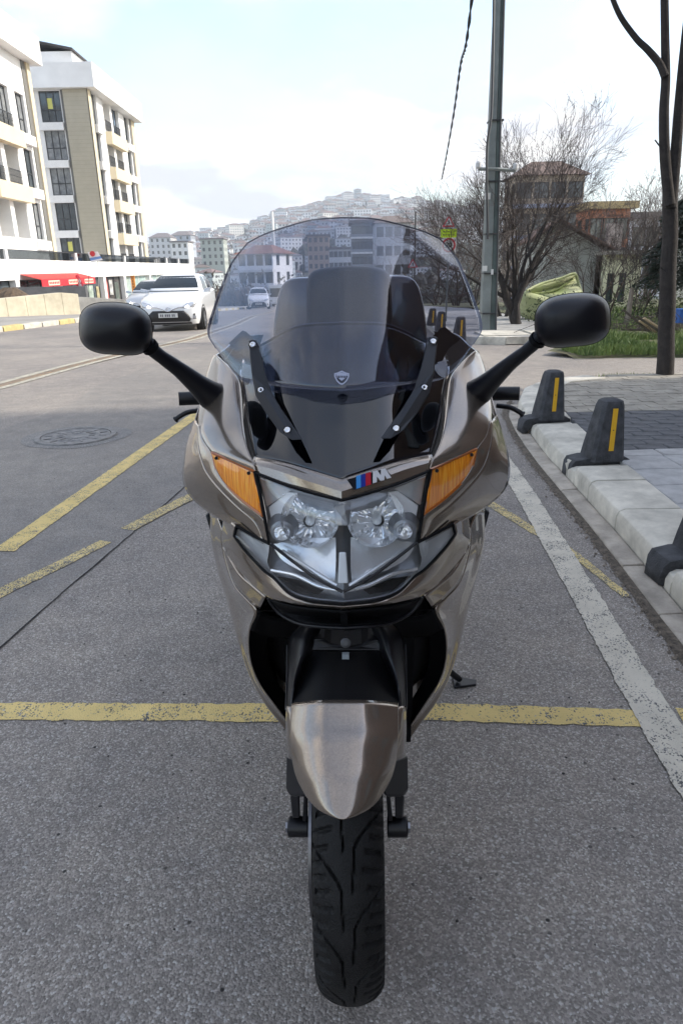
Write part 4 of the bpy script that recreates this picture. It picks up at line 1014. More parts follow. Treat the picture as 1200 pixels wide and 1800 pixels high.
# twisted service cable coming down from overhead
cbp = [W(842, -120, 9.0), W(820, 70, 11.5), W(809, 115, 13), W(797, 200, 16), W(783, 280, 20), W(776, 315, 23)]
sp_ = smooth_path(cbp, 30)
mb = MB()
for ph in (0, pi): mb.tube([p + V((cos(i * .55 + ph), 0, sin(i * .55 + ph))) * .012 for i, p in enumerate(sp_)], .012, 5)
tag(mb.build('overhead_cable', M_DARKF, smooth=60), 'twisted black overhead cable slanting down to the bare tree', 'cable')

# ---- traffic signs
m_sg = mat('sign_white', (.72, .72, .72), .45); m_sr = mat('sign_red', (.55, .03, .05), .45); m_lime = mat('fluorescent_lime', (.62, .85, .02), .5); m_blk = mat('sign_black', (.02, .02, .025), .5)
def tri(c, r, dy, y): return [V((c.x - r, y, c.z - r * .55)), V((c.x + r, y, c.z - r * .55)), V((c.x, y, c.z + r * 1.1))]
def disc(c, r0, r1, y, d=.01, n=32):
    mb = MB(); a = [V((c.x + cos(2 * pi * i / n) * r0, y, c.z + sin(2 * pi * i / n) * r0)) for i in range(n)]; b = [V((c.x + cos(2 * pi * i / n) * r1, y, c.z + sin(2 * pi * i / n) * r1)) for i in range(n)]
    if r0 == 0: mb.prism(b, (0, -d, 0))
    else: mb.grid([[a[i % n], b[i % n], b[i % n] + V((0, -d, 0)), a[i % n] + V((0, -d, 0)), a[i % n]] for i in range(n + 1)])
    return mb
def text(name, s, size, loc, m, parent, rot=(pi / 2, 0, 0), ext=.004, bold=0):
    c = bpy.data.curves.new(name, 'FONT'); c.body = s; c.size = size; c.extrude = ext; c.align_x = 'CENTER'; c.align_y = 'CENTER'; c.offset = bold
    o = bpy.data.objects.new(name, c); dg = bpy.context.evaluated_depsgraph_get(); COL.objects.link(o); dg.update()
    me = bpy.data.meshes.new_from_object(o.evaluated_get(dg)); COL.objects.unlink(o); bpy.data.objects.remove(o)
    me.materials.clear(); me.materials.append(m)
    q = bpy.data.objects.new(name, me); COL.objects.link(q); q.parent = parent; q.location = loc; q.rotation_euler = rot; return q
YS_ = 15.6
sb_ = W(784, 540, YS_); sg = thing('speed_limit_sign', (sb_.x, YS_, gz(0, YS_) + .1), 'twenty speed limit sign under a lime plate and red edged warning triangle on a post', 'traffic sign')
tp = W(788, 388, YS_)
part(MB().tube([sb_ + V((0, .03, -.3)), (sb_ + tp) / 2 + V((0.02, .03, 0)), tp + V((0, .03, 0))], .02, 8), 'post', m_pg, sg)
c1 = W(788, 431, YS_); s_ = YS_ / 1240
part(MB().box(c1.x - 12.5 * s_, c1.x + 12.5 * s_, YS_ - .012, YS_, c1.z - 14 * s_, c1.z + 14 * s_), 'square_plate', m_sg, sg)
part(disc(c1, 8.6 * s_, 11.4 * s_, YS_ - .015), 'red_ring', m_sr, sg)
text('speed_digits', '20', 11.5 * s_, V((c1.x, YS_ - .03, c1.z)) - sg.location, m_blk, sg, bold=.003)
c2 = W(788, 411, YS_); part(MB().box(c2.x - 13.5 * s_, c2.x + 13.5 * s_, YS_ - .014, YS_ - .002, c2.z - 6 * s_, c2.z + 7.5 * s_), 'lime_plate', m_lime, sg)
mb = MB()
for j, row in enumerate((3.5, -1.5)):
    for i in range(5): mb.box(c2.x + (-10 + i * 4.2) * s_, c2.x + (-7 + i * 4.2) * s_, YS_ - .017, YS_ - .0145, c2.z + (row - 1.2) * s_, c2.z + (row + 1.2) * s_)
stuff(part(mb, 'plate_lettering', mat('olive_print', (.25, .32, .03), .6), sg))
c3 = W(788, 392, YS_); part(MB().prism(tri(c3, 11 * s_, 0, YS_ - .005), (0, -.02, 0)), 'warning_triangle', m_sr, sg)
part(MB().prism(tri(c3, 7 * s_, 0, YS_ - .027), (0, -.004, 0)), 'triangle_face', m_sg, sg)
part(MB().box(c3.x - s_, c3.x + s_, YS_ - .04, YS_ - .032, c3.z - 2 * s_, c3.z + 4 * s_), 'triangle_symbol', m_blk, sg)
Y2 = 44.; c = W(725, 465, Y2); s_ = Y2 / 1240
sg2 = thing('warning_sign', (c.x, Y2, gz(0, Y2) + .1), 'small red edged triangular warning sign seen through the dark side of the windscreen', 'traffic sign')
part(MB().tube([V((c.x, Y2 + .03, gz(0, Y2))), V((c.x, Y2 + .03, c.z + .3))], .035, 8), 'post', m_pg, sg2)
part(MB().prism(tri(c, 9 * s_, 0, Y2), (0, -.02, 0)), 'warning_triangle', m_sr, sg2)
part(MB().prism(tri(c, 5.8 * s_, 0, Y2 - .022), (0, -.004, 0)), 'triangle_face', m_sg, sg2)
part(MB().box(c.x - .8 * s_, c.x + .8 * s_, Y2 - .04, Y2 - .027, c.z - 2 * s_, c.z + 3 * s_), 'triangle_symbol', m_blk, sg2)

# ---- green tipped-over plastic container
tk = thing('plastic_container', GP(965, 572), 'big lime green plastic container tipped over on the grass behind the right mirror', 'container')
m_tank = mat('lime_plastic', (.38, .45, .17), .55, var=.22, vs=2.2, vdet=8, col2=(.42, .43, .25))
m_tank2 = mat('lime_plastic_dark', (.20, .25, .08), .7, var=.35, vs=3)  # darker lime for the inner crease
Y0 = tk.location.y + .1
def T(px, py, d=0): return W(px, py, Y0 + d)
# outline of the shell seen from the street, front rim and far rim
fr = [(914, 530), (918, 519), (926, 512), (960, 524), (1000, 526), (1050, 520), (1045, 560), (1000, 585), (955, 574), (930, 562), (917, 546)]
fr = [(914, 528), (917, 519), (925, 512), (945, 517), (970, 524), (1000, 528), (1030, 528), (1050, 560), (1020, 585), (985, 582), (955, 572), (930, 560), (918, 545)]
a_ = [T(*p) for p in fr]; bk = [T(p[0] + 2, p[1] + 2, .9) for p in fr]
part(MB().frustum(a_, [p + V((0.02, .9, 0)) for p in a_]), 'end_wall', m_tank, tk, smooth=60, bevel=.11)
up_ = [(925, 511), (950, 500), (985, 490), (1008, 483), (1020, 512), (1014, 520), (1000, 527), (970, 523)]
u_ = [T(*p, .04 if k in (0, 6, 7) else .5) for k, p in enumerate(up_)]
rows = [[T(925, 511, .05), T(950, 500, .3), T(985, 490, .5), T(1009, 482, .7)], [T(938, 516, .25), T(960, 509, .6), T(985, 503, .8), T(1008, 490, .95)], [T(955, 522, .2), T(970, 518, .45), T(995, 510, .6), T(1014, 500, .8)], [T(975, 526, .0), T(990, 524, .1), T(1005, 522, .2), T(1021, 514, .5)]]
part(MB().grid(rows), 'open_side', m_tank, tk, smooth=70, solid=.04)
part(MB().tube(smooth_path([T(925, 511, .03), T(950, 499, .3), T(985, 489, .5), T(1009, 481, .7), T(1016, 498, .72), T(1022, 516, .5)], 5), .035, 6), 'rim', m_tank, tk, smooth=60)
part(MB().tube(smooth_path([T(930, 514, .2), T(950, 516, .3), T(980, 508, .5), T(1005, 490, .8)], 5), .03, 6), 'inner_crease', m_tank2, tk, smooth=60)

# ---- trees
def branch(mb, p, d, r, ln, lvl, maxl, rng, up=.15, bend=.25, kids=(3, 5), spread=.75, shrink=.62, n0=6, thin=.45, rmin=.004):
    nseg = max(3, int(5 - lvl * .5)); pts = [p]; rad = [r]; q = p.copy(); dd = d.normalized(); k = []
    for i in range(nseg):
        dd = (dd + V((rng.gauss(0, bend), rng.gauss(0, bend), rng.gauss(0, bend) + up)) * .5).normalized()
        q = q + dd * ln / nseg; pts.append(q.copy()); rad.append(max(rmin, r * (1 - thin * (i + 1) / nseg))); k.append((q.copy(), dd.copy(), rad[-1]))
    (mb[0] if lvl < mb[2] else mb[1]).tube(pts, rad, n0 if lvl < 2 else (4 if lvl < 3 else 3), cap=False)
    if lvl >= maxl: return
    for j in range(rng.randint(*kids)):
        q, dd, rr = k[rng.randint(1 if lvl else 2, nseg - 1)]
        ax = dd.orthogonal().normalized(); ax = Matrix.Rotation(rng.uniform(0, 2 * pi), 3, dd) @ ax
        nd = (dd + ax * rng.uniform(spread * .6, spread * 1.3)).normalized()
        branch(mb, q, nd, rr * rng.uniform(.5, .72), ln * rng.uniform(shrink * .8, shrink * 1.2), lvl + 1, maxl, rng, up, bend, kids, spread, shrink, n0, thin, rmin)
    branch(mb, k[-1][0], k[-1][1], k[-1][2] * .85, ln * shrink, lvl + 1, maxl, rng, up, bend, kids, spread, shrink, n0, thin, rmin)
def bare_tree(name, loc, label, stems, maxl, seed, trunkm, twigm, group=None, split=2, **kw):
    th = thing(name, loc, label, 'tree', group); rng = random.Random(seed); mb = [MB(), MB(), split]
    for d, r, ln in stems: branch(mb, V(loc) + V((rng.uniform(-.15, .15), rng.uniform(-.15, .15), -.1)), V(d), r, ln, 0, maxl, rng, **kw)
    part(mb[0], 'trunk', trunkm, th, smooth=60, recalc=False); part(mb[1], 'crown', twigm, th, recalc=False); return th
tb = GP(905, 580); tb.z = verge_z(tb.x, tb.y)
bare_tree('bare_tree', tb, 'large dark leafless tree spreading behind the utility pole', [((-.45, 0, 1), .12, 1.25), ((.2, .1, 1), .11, 1.35), ((-.25, .3, 1), .08, 1.3), ((.0, .1, 1), .07, 1.5)], 5, 6, M_BARK, M_TWIG, kids=(2, 4), spread=.75, shrink=.72, up=.12, bend=.33, rmin=.0028)
for px, py, Yd, st, sd_ in ((835, 570, 35., 2.4, 21), (800, 560, 37., 2.5, 25), (885, 577, 19., 1.1, 44), (765, 545, 41., 2.4, 33)):
    q = W(px, py, Yd); q.z = verge_z(q.x, q.y) - .1
    bare_tree('bare_bush', q, {835: 'dense leafless thicket bush just left of the utility pole', 800: 'dense leafless thicket bush behind the speed limit sign', 765: 'farthest leafless roadside bush seen through the dark windscreen edge', 955: 'leafless bush behind the lime green container', 885: 'leafless bush at the foot of the utility pole'}[px],
              [((-.5, .2, .9), .05, st), ((.4, 0, 1), .05, st), ((0, .3, 1), .055, st * 1.15), ((-.15, -.3, 1), .045, st), ((.8, .2, .6), .04, st)], 4, sd_, M_BARK, M_TWIG, 'leafless bushes along the far pavement', kids=(3, 4), spread=.8, shrink=.70, bend=.4, up=.10, split=1, rmin=.003)
for (px, py, Yd, ln, lab, sd_) in ((1085, 470, 40, 3.0, 'pale leafless tree rising behind the orange building', 61), (1140, 470, 33, 2.6, 'pale leafless tree between white building and evergreen', 63), (1120, 560, 15.5, 1.0, 'thin leafless sapling beside the leaning wooden post', 65), (1045, 560, 19, 1.2, 'leafless shrub growing against the old house', 66), (1075, 565, 18, 1.1, 'second leafless shrub growing before the yellowed annex', 67)):
    q = W(px, py, Yd); q.z = verge_z(q.x, q.y) - .1
    big = Yd > 30
    bare_tree('pale_bare_tree' if big else 'leafless_shrub', q, lab, [((.1, 0, 1), .03 * ln, ln), ((-.3, .1, 1), .022 * ln, ln * .9), ((.45, .1, 1), .02 * ln, ln * .8)], 4, sd_, M_TWIG2 if big else M_TWIG, M_TWIG2 if big else M_TWIG, None, kids=(3, 4), spread=.7, shrink=.66, bend=.3, split=1, rmin=.006 if big else .003)
# roadside young tree on the near pavement, forked, cut by the frame
tr = thing('street_tree', (3.44, 7.2, .0), 'dark forked street tree trunk at the right edge of the near pavement', 'tree')
def tpth(l, Yd): return smooth_path([W(x_, y_, Yd + k * .02) for k, (x_, y_) in enumerate(l)], 6)
pm = tpth([(1168, 682), (1170, 600), (1173, 500), (1176, 420), (1177, 345), (1176, 330)], 7.22)
part(MB().tube([p + V((.01 * mnoise.noise(p * 3), 0, 0)) for p in pm], [.085 - .02 * i / len(pm) + .012 * math.exp(-i / 3) for i in range(len(pm))], 12), 'trunk', M_BARK, tr, smooth=60)
pl = tpth([(1176, 360), (1168, 280), (1166, 200), (1169, 140), (1168, 70), (1166, -60)], 7.22)
part(MB().tube(pl, [.052 - .02 * i / len(pl) for i in range(len(pl))], 10), 'limb', M_BARK, tr, smooth=60)
pl = tpth([(1178, 365), (1186, 280), (1192, 200), (1200, 110), (1212, 0), (1220, -60)], 7.25)
part(MB().tube(pl, [.055 - .02 * i / len(pl) for i in range(len(pl))], 10), 'limb', M_BARK, tr, smooth=60)
pl = tpth([(1168, 135), (1158, 112), (1138, 88), (1116, 66), (1085, 20), (1060, -50)], 7.25)
part(MB().tube(pl, [.038 - .018 * i / len(pl) for i in range(len(pl))], 8), 'limb', M_BARK, tr, smooth=60)
for l in ([(1170, 275), (1162, 262), (1150, 246)], [(1172, 480), (1160, 470)]): part(MB().tube(tpth(l, 7.2), .007, 5), 'twig', M_BARK, tr)
# evergreen
q = W(1160, 560, 13.5); q.z = verge_z(q.x, q.y)
ev = thing('evergreen_tree', q, 'dark evergreen tree with drooping foliage behind the forked street tree', 'tree')
ztop = W(1180, 350, 13.5).z; rng = random.Random(8)
part(MB().tube([q, V((q.x, q.y, ztop - .3))], [.09, .03], 8), 'trunk', M_BARK, ev)
mb = MB()
for _ in range(11000):
    t = rng.random(); z = q.z + .75 + (ztop - q.z - .75) * t; rr = (.55 * (1 - t) ** .5 + .12) * (1 + .5 * mnoise.noise(V((z * 2.3, rng.random() * .3, 5))))
    a = rng.uniform(0, 2 * pi); r = rr * rng.random() ** .4 * (1 + .35 * mnoise.noise(V((cos(a) * 2, sin(a) * 2, z * 2))))
    c = V((q.x + .25 + cos(a) * r, q.y + sin(a) * r, z)); s_ = rng.uniform(.018, .045)
    d = V((cos(a), sin(a), -.4)) * s_ * 1.6; e_ = V((-sin(a), cos(a), rng.uniform(-.8, .8))) * s_ * .4
    mb.add([c - e_, c + e_, c + d + e_ * .5, c + d - e_ * .5], [(0, 1, 2, 3)])
part(mb, 'crown', mat('evergreen_needles', (.022, .035, .018), .8, var=.6, vs=6, col2=(.010, .018, .010)), ev, recalc=False)

# ---- post, planks, rock, blue box
q = GP(1098, 590); q.z = verge_z(q.x, q.y)
ps = thing('wooden_post', q, 'weathered wooden post leaning out of the grass beside the planks', 'post')
a, b = W(1096, 590, q.y), W(1110, 506, q.y + .05)
part(MB().tube([a - V((0, 0, .1)), (a + b) / 2 + V((.015, 0, 0)), b], [.055, .05, .04], 7), 'pole', mat('weathered_wood', (.24, .20, .16), .9, var=.4, vs=8, bump=.5, bs=40), ps)
part(MB().lathe([(.16, -.1), (.15, .05), (.10, .12)], 9, M=Matrix.Translation(a)), 'concrete_footing', M_GCONC, ps)
m_ply = mat('raw_plank', (.62, .46, .30), .8, var=.2, vs=6)
m_old = mat('dark_plank', (.09, .07, .055), .9, var=.4, vs=8)
for i, (p0, p1, Yd, wd, m_, lab) in enumerate((((1132, 560), (1215, 612), 11.2, .34, m_ply, 'broad pale raw board sloping down past the street tree'), ((1118, 556), (1212, 618), 11.0, .06, m_old, 'dark thin plank lying along the pale board'), ((1095, 545), (1160, 600), 11.6, .05, m_old, 'dark thin plank propped behind the leafless sapling'), ((1100, 580), (1150, 582), 11.8, .05, m_old, 'short dark plank lying in the grass beside the wooden post'), ((1140, 617), (1230, 626), 10.1, .20, mat('pale_board', (.45, .43, .38), .9, var=.2, vs=6), 'flat pale board lying on the grass verge edge'))):
    a, b = W(*p0, Yd), W(*p1, Yd - .3)
    lo = verge_z(b.x, b.y) + .02
    d = (b - a).normalized(); sd_ = V((.1, 1, -.25)).normalized() * wd
    tag(MB().prism([a, b, b + sd_, a + sd_], (0, 0, .022)).build('plank', m_), lab, 'plank', 'planks dumped on the waste ground')
q = W(1193, 684, 6.9)
tag(MB().add(*(lambda: ([V((3.60, 6.95, .10)) + V((p.x * .09, p.y * .08, p.z * .13)) * (1 + .3 * mnoise.noise(p * 1.7)) for p in ICO[0]], ICO[1]))()).build('rock', mat('brown_rock', (.07, .05, .04), .9, var=.4, vs=12, bump=.6, bs=50), bevel=.012), 'dark brown squared rock at the foot of the street tree', 'rock')
q = W(1197, 545, 12)
bx = thing('blue_crate', (q.x + .05, 12, q.z - .12), 'small blue plastic crate at the far right edge of the waste ground', 'crate')
MB().box(-.12, .12, -.1, .1, -.1, .12).build('body', mat('blue_plastic', (.03, .12, .4), .5), bx, bevel=.01); MB().box(-.13, .13, -.11, .11, .121, .14).build('rim', mat('blue_plastic', (.03, .12, .4)), bx)
# leaf litter / brush heap on the waste ground
mb = MB(); rng = random.Random(12)
for _ in range(420):
    c = V((rng.gauss(5.6, .8), rng.gauss(12.6, .7), 0)); c.z = verge_z(c.x, c.y) + abs(rng.gauss(0, .13)); d = V((rng.gauss(0, 1), rng.gauss(0, .4), rng.gauss(0, .35))).normalized() * rng.uniform(.15, .5)
    mb.tube([c - d / 2, c + d / 2], .005, 3, cap=False)
for s_ in (stuff(mb.build('brush_heap', M_TWIG, recalc=False)),): s_['label'] = 'tangle of dead branches on the waste ground'
# clumps of scrub leaves
mb = MB()
for _ in range(5200):
    k = rng.choice([(6.3, 14.2, .55, .35), (8.2, 17.5, .6, .6), (4.9, 16.4, .3, .25), (7.4, 15.5, .6, .5), (9.0, 16, .6, .6)])
    c = V((rng.gauss(k[0], k[2]), rng.gauss(k[1], .4), 0)); c.z = verge_z(c.x, c.y) + abs(rng.gauss(0, k[3])); e_ = V((rng.gauss(0, 1), rng.gauss(0, 1), rng.gauss(0, 1))) * .022; f_ = V((rng.gauss(0, 1), rng.gauss(0, 1), rng.gauss(0, 1))) * .022
    mb.add([c, c + e_, c + e_ + f_, c + f_], [(0, 1, 2, 3)])
stuff(mb.build('scrub_leaves', mat('scrub_leaf', (.06, .085, .03), .8, var=.5, vs=2), recalc=False))

# ---- cars
m_cw = mat('white_car_paint', (.70, .71, .72), .25, coat=.8, var=.03, vs=1)
m_cs = mat('silver_car_paint', (.45, .47, .50), .3, metal=.4, coat=.6)
m_cg = glassy('car_glass', (.16, .18, .19), 1.5, .03)
m_cgl = mat('dark_car_glass', (.02, .026, .03), .05, spec=.35)
m_tyre = mat('car_tyre', (.018, .018, .018), .85, bump=.3, bs=80)
m_alu = mat('alloy_rim', (.45, .46, .48), .3, metal=.9)
m_chr = mat('chrome', (.75, .76, .78), .12, metal=1)
m_blp = mat('black_plastic', (.015, .015, .017), .45)
m_lampw = mat('car_lamp', (.60, .62, .65), .12, metal=.6)
m_lampon = emis('lit_car_lamp', (1, .97, .9), 3.0)
def lerp_tab(tab, y):
    ks = [t[0] for t in tab]
    return [interp([(t[0], t[i]) for t in tab], y) for i in range(1, len(tab[0]))]
def make_car(label, group, paint, rz, loc, hs=1.0, lit=True, detail=True):
    th = thing('car', loc, label, 'car', group, rz)
    S = [(-1.98, .42, .36, .50, .56), (-1.95, .60, .26, .60, .66), (-1.88, .72, .20, .70, .78), (-1.72, .80, .18, .76, .87), (-1.4, .845, .18, .84, .955), (-1.1, .85, .18, .90, 1.01), (-.6, .85, .18, .93, 1.06), (.2, .85, .18, .95, 1.06), (1.0, .85, .18, .98, 1.06), (1.5, .84, .20, 1.0, 1.08), (1.8, .80, .24, 1.0, 1.06), (1.93, .74, .30, .98, 1.02), (1.98, .62, .42, .9, .93)]
    mb = MB(); rows = []
    ys_ = [t[0] for t in S]; ext = sorted(set(ys_ + [-1.25, -.85, -.2, .6, 1.25]))
    for y in ext:
        w_, zl, zs, zt = lerp_tab(S, y); zl, zs, zt = zl * hs, zs * hs, zt * hs; zm = (zl + zs) / 2
        half = [(0, zt), (w_ * .45, zt - .005), (w_ * .74, zt - .022), (w_ * .90, zs + (zt - zs) * .5), (w_ * .975, zs), (w_ * .985, zs - .07), (w_ * 1.0, zm + .04), (w_ * 1.0, zm - .08), (w_ * .975, zl + .12), (w_ * .93, zl + .02), (w_ * .8, zl), (0, zl)]
        rows.append([V((x, y, z)) for x, z in half] + [V((-x, y, z)) for x, z in half[-2:0:-1]])
    mb.grid(rows, closed=True); n = len(rows[0])
    mb.add(rows[0], [tuple(range(n))]); mb.add(rows[-1], [tuple(range(n))])
    mb.build('body', paint, th, 42)
    # greenhouse
    LV = [(.96, -1.02, 1.86, .80), (1.08, -.92, 1.80, .76), (1.25, -.62, 1.70, .695), (1.38, -.36, 1.56, .62), (1.44, -.22, 1.48, .56), (1.475, -.04, 1.36, .46), (1.49, .2, 1.15, .30)]
    def lvl(z): return [interp([(a[0], a[i]) for a in LV], z) for i in (1, 2, 3)]
    def ringz(z, off=0.):
        yf, yr, w_ = lvl(z); c = .13; yf -= off; yr += off; w_ += off; pts = []
        for i in range(-6, 7): u = i / 6; pts.append((u * (w_ - c * .6), yf + .10 * u * u))
        for i in range(1, 12): t = i / 12; pts.append((w_ - .0 - .03 * (1 - sin(pi * t)), yf + .16 + (yr - yf - .3) * t))
        for i in range(-6, 7): u = -i / 6; pts.append((u * (w_ - c * .6), yr - .08 * u * u))
        for i in range(1, 12): t = 1 - i / 12; pts.append((-(w_ - .0 - .03 * (1 - sin(pi * t))), yf + .16 + (yr - yf - .3) * t))
        return [V((x, y, z * hs)) for x, y in pts]
    zs_ = [a[0] for a in LV]; rs = [ringz(z) for z in zs_]; mb = MB(); mb.grid(rs, closed=True); mb.add(rs[-1], [tuple(range(len(rs[-1])))]); mb.build('roof', paint, th, 50)
    def pane(nm, i0, i1, z0, z1, m, off=.008, shift=0):
        rr = [ringz(z0 + (z1 - z0) * k / 4, off) for k in range(5)]; N_ = len(rr[0])
        mb = MB(); mb.grid([[r[i % N_] for i in range(i0, i1 + 1)] for r in rr]); return mb.build(nm, m, th, 60)
    pane('windscreen', 0, 12, 1.03, 1.43, m_cgl); pane('rear_window', 24, 36, 1.1, 1.42, m_cgl)
    for a, b in ((14, 17), (18, 22)): pane('side_window', a, b, 1.04, 1.40, m_cgl); pane('side_window', 24 + 24 - 0 - b + 12 - 0 if False else 60 - b - 0, 60 - a, 1.04, 1.40, m_cgl)
    # wheels
    for sx in (-1, 1):
        for y in (-1.22, 1.29):
            Mx = Matrix.Translation((sx * .755, y, .30)) @ Matrix.Rotation(sx * pi / 2, 4, 'Y')
            MB().lathe([(.20, -.09), (.36, -.095), (.375, .0), (.375, .101), (.36, .103), (.345, .09), (.2, .05)], 28, M=Mx).build('wheel_arch', m_blp, th, 40)
            o = MB().lathe([(.20, -.08), (.285, -.08), (.30, -.05), (.30, .09), (.285, .125), (.205, .125), (.20, .10)], 28, M=Mx, cap=False).build('wheel', m_tyre, th, 40)
            q = MB().lathe([(.20, .0), (.205, .118), (.19, .118), (.185, .05), (.01, .03)], 28, M=Mx, cap=False)
            for k in range(6):
                Mk = Mx @ Matrix.Rotation(k * pi / 3, 4, 'Z'); q.box(.03, .195, -.02, .02, .05, .112, M=Mk)
            q.lathe([(.05, .05), (.05, .115), (.001, .118)], 12, M=Mx); q.build('rim', m_alu, o, 40)
    # front details
    def fy(x, z):
        """surface of the nose at height z, half-width x"""
        lo, hi = -2.0, -1.3
        for _ in range(18):
            m_ = (lo + hi) / 2; w_, zl, zs, zt = lerp_tab(S, m_)
            inside = abs(x) < w_ * .985 and z / hs < zt - .04 * abs(x) and z / hs > zl
            if inside: hi = m_
            else: lo = m_
        return hi
    def skin(nm, outline, m, off=.012, dep=.03, k=8):
        """panel laid on the nose: outline in (x, z), fan grid"""
        cx = sum(p[0] for p in outline) / len(outline); cz = sum(p[1] for p in outline) / len(outline)
        mb = MB(); n = len(outline); rows = []
        for j in range(k + 1):
            t = j / k; rows.append([V((cx + (x - cx) * t, fy(cx + (x - cx) * t, (cz + (z - cz) * t) * hs) - off, (cz + (z - cz) * t) * hs)) for x, z in outline])
        mb.grid(rows, closed=True); return mb.build(nm, m, th, 50, solid=dep)
    skin('grille', [(-.42, .56), (.42, .56), (.54, .46), (.60, .34), (.56, .27), (-.56, .27), (-.60, .34), (-.54, .46)], m_blp, .014)
    skin('bumper_lip', [(-.60, .245), (.60, .245), (.62, .205), (-.62, .205)], m_blp, .02)
    for s_ in (-1, 1):
        skin('headlight', [(s_ * .40, .66), (s_ * .50, .74), (s_ * .76, .80), (s_ * .775, .76), (s_ * .70, .64), (s_ * .46, .615)], m_lampw, .012)
        if lit: skin('lit_bulb', [(s_ * .44, .65), (s_ * .54, .70), (s_ * .58, .665), (s_ * .48, .63)], m_lampon, .022)
        skin('fog_lamp', [(s_ * .66, .45), (s_ * .72, .52), (s_ * .76, .40), (s_ * .72, .33), (s_ * .66, .34)], m_blp, .013)
        Mx = Matrix.Translation((s_ * .70, fy(s_ * .70, .385) - .03, .39 * hs)) @ Matrix.Rotation(pi / 2, 4, 'X')
        MB().lathe([(.04, 0), (.045, .02), (.001, .02)], 14, M=Mx).build('fog_bulb', m_lampw, th, 40)
        pth = [V((x, fy(x, z * hs) - .02, z * hs)) for x, z in ((s_ * .46, .655), (s_ * .30, .645), (s_ * .16, .60), (s_ * .06, .555), (0, .545))]
        MB().tube(pth, [(.012, .012)] * 5, 6).build('chrome_wing', m_chr, th, 50)
        mbm = MB(); mbm.frustum([V((s_ * .80, -.70, .98 * hs)), V((s_ * 1.00, -.68, .99 * hs)), V((s_ * 1.00, -.60, .99 * hs)), V((s_ * .80, -.60, .98 * hs))], [V((s_ * .82, -.66, 1.07 * hs)), V((s_ * 1.0, -.66, 1.11 * hs)), V((s_ * 1.0, -.60, 1.11 * hs)), V((s_ * .82, -.58, 1.07 * hs))]); mbm.build('wing_mirror', paint if not detail else m_cs, th, bevel=.02)
    c = V((0, fy(0, .60 * hs) - .03, .60 * hs)); ring = []
    for a in range(17): ring.append(c + V((cos(a * pi / 8) * .065, 0, sin(a * pi / 8) * .045)))
    mbm = MB().tube(ring, .007, 5); mbm.tube([c + V((cos(a * pi / 8) * .03, -.004, sin(a * pi / 8) * .042)) for a in range(17)], .006, 5); mbm.tube([c + V((cos(a * pi / 8) * .05, -.004, .018 + sin(a * pi / 8) * .017)) for a in range(17)], .006, 5)
    mbm.build('badge', m_chr, th, 50)
    y_ = fy(0, .42 * hs) - .04
    pl = MB().box(-.26, .26, y_ - .01, y_, .385 * hs, .50 * hs).build('number_plate', mat('number_plate_white', (.6, .6, .58), .5), th, bevel=.005)
    mb = MB(); x = -.21
    for wd in (.03, .03, 0, .035, .035, .035, 0, .03, .03):
        if wd: mb.box(x, x + wd, y_ - .014, y_ - .011, .41 * hs, .475 * hs); x += wd + .018
        else: x += .03
    stuff(mb.build('plate_characters', mat('plate_print', (.12, .12, .13), .6), th))
    return th
c0 = GP(268, 584); c1 = GP(345, 583)
Yc = 17.5; xc = W(292, 560, Yc).x
make_car('white hatchback with headlights lit driving towards the camera in the left lane', 'cars on the road', m_cw, radians(2), (xc, Yc + 1.85, gz(xc, Yc + 1.0)), 1.0).scale = (.90, .92, .92)
p = W(274, 545, 27.0)
make_car('pale silver car half hidden behind the white hatchback', 'cars on the road', m_cs, radians(2), (p.x - .45, 29.0, gz(p.x, 29.0)), .96)
p = W(452, 543, 56.0); 
make_car('distant white sport utility car seen through the left of the windscreen', 'cars on the road', m_cw, radians(6), (p.x, 57.5, gz(p.x, 57.5)), 1.10, lit=False)
# white bus behind the distant car
p = W(470, 510, 74)
bs = thing('white_bus', (p.x + .2, 84, gz(0, 84)), 'white bus parked behind the distant car seen through the windscreen', 'bus', rz=-.25); bs.scale = (.85, .8, .85)
mb = MB().box(-1.2, 1.2, -.2, 8.2, .35, 2.9); mb.build('body', m_cw, bs, bevel=.12)
MB().box(-1.05, 1.05, -.215, -.203, 1.3, 2.45).build('windscreen', m_cgl, bs)
for i in range(5):
    MB().box(1.203, 1.215, .3 + i * 1.5, 1.6 + i * 1.5, 1.5, 2.4).build('side_window', m_cgl, bs); MB().box(-1.215, -1.203, .3 + i * 1.5, 1.6 + i * 1.5, 1.5, 2.4).build('side_window', m_cgl, bs)
for sx in (-1, 1):
    for y in (1.4, 6.4): MB().lathe([(.45, -.15), (.45, .12), (.25, .14)], 20, M=Matrix.Translation((sx * 1.1, y, .45)) @ Matrix.Rotation(sx * pi / 2, 4, 'Y')).build('wheel', m_tyre, bs, 40)
    MB().box(sx * .95 - .18, sx * .95 + .18, -.215, -.203, .7, .9).build('headlight', m_lampw, bs)
# slim white mast on the far hill, and a dark roadside mast
q = W(484, 470, 140); q2 = W(478, 372, 140)
tag(MB().tube([V((q.x, 140, gz(q.x, 140))), q2], [.35, .25], 8).build('white_minaret', M_WHITE), 'slim white tower rising among the hillside houses left of the windscreen centre', 'tower')
q = W(730, 372, 60); tag(MB().tube([V((q.x, 60, gz(q.x, 60))), q], .07, 6).build('roadside_mast', M_DARKF), 'thin dark mast by the road right of the windscreen top', 'mast')
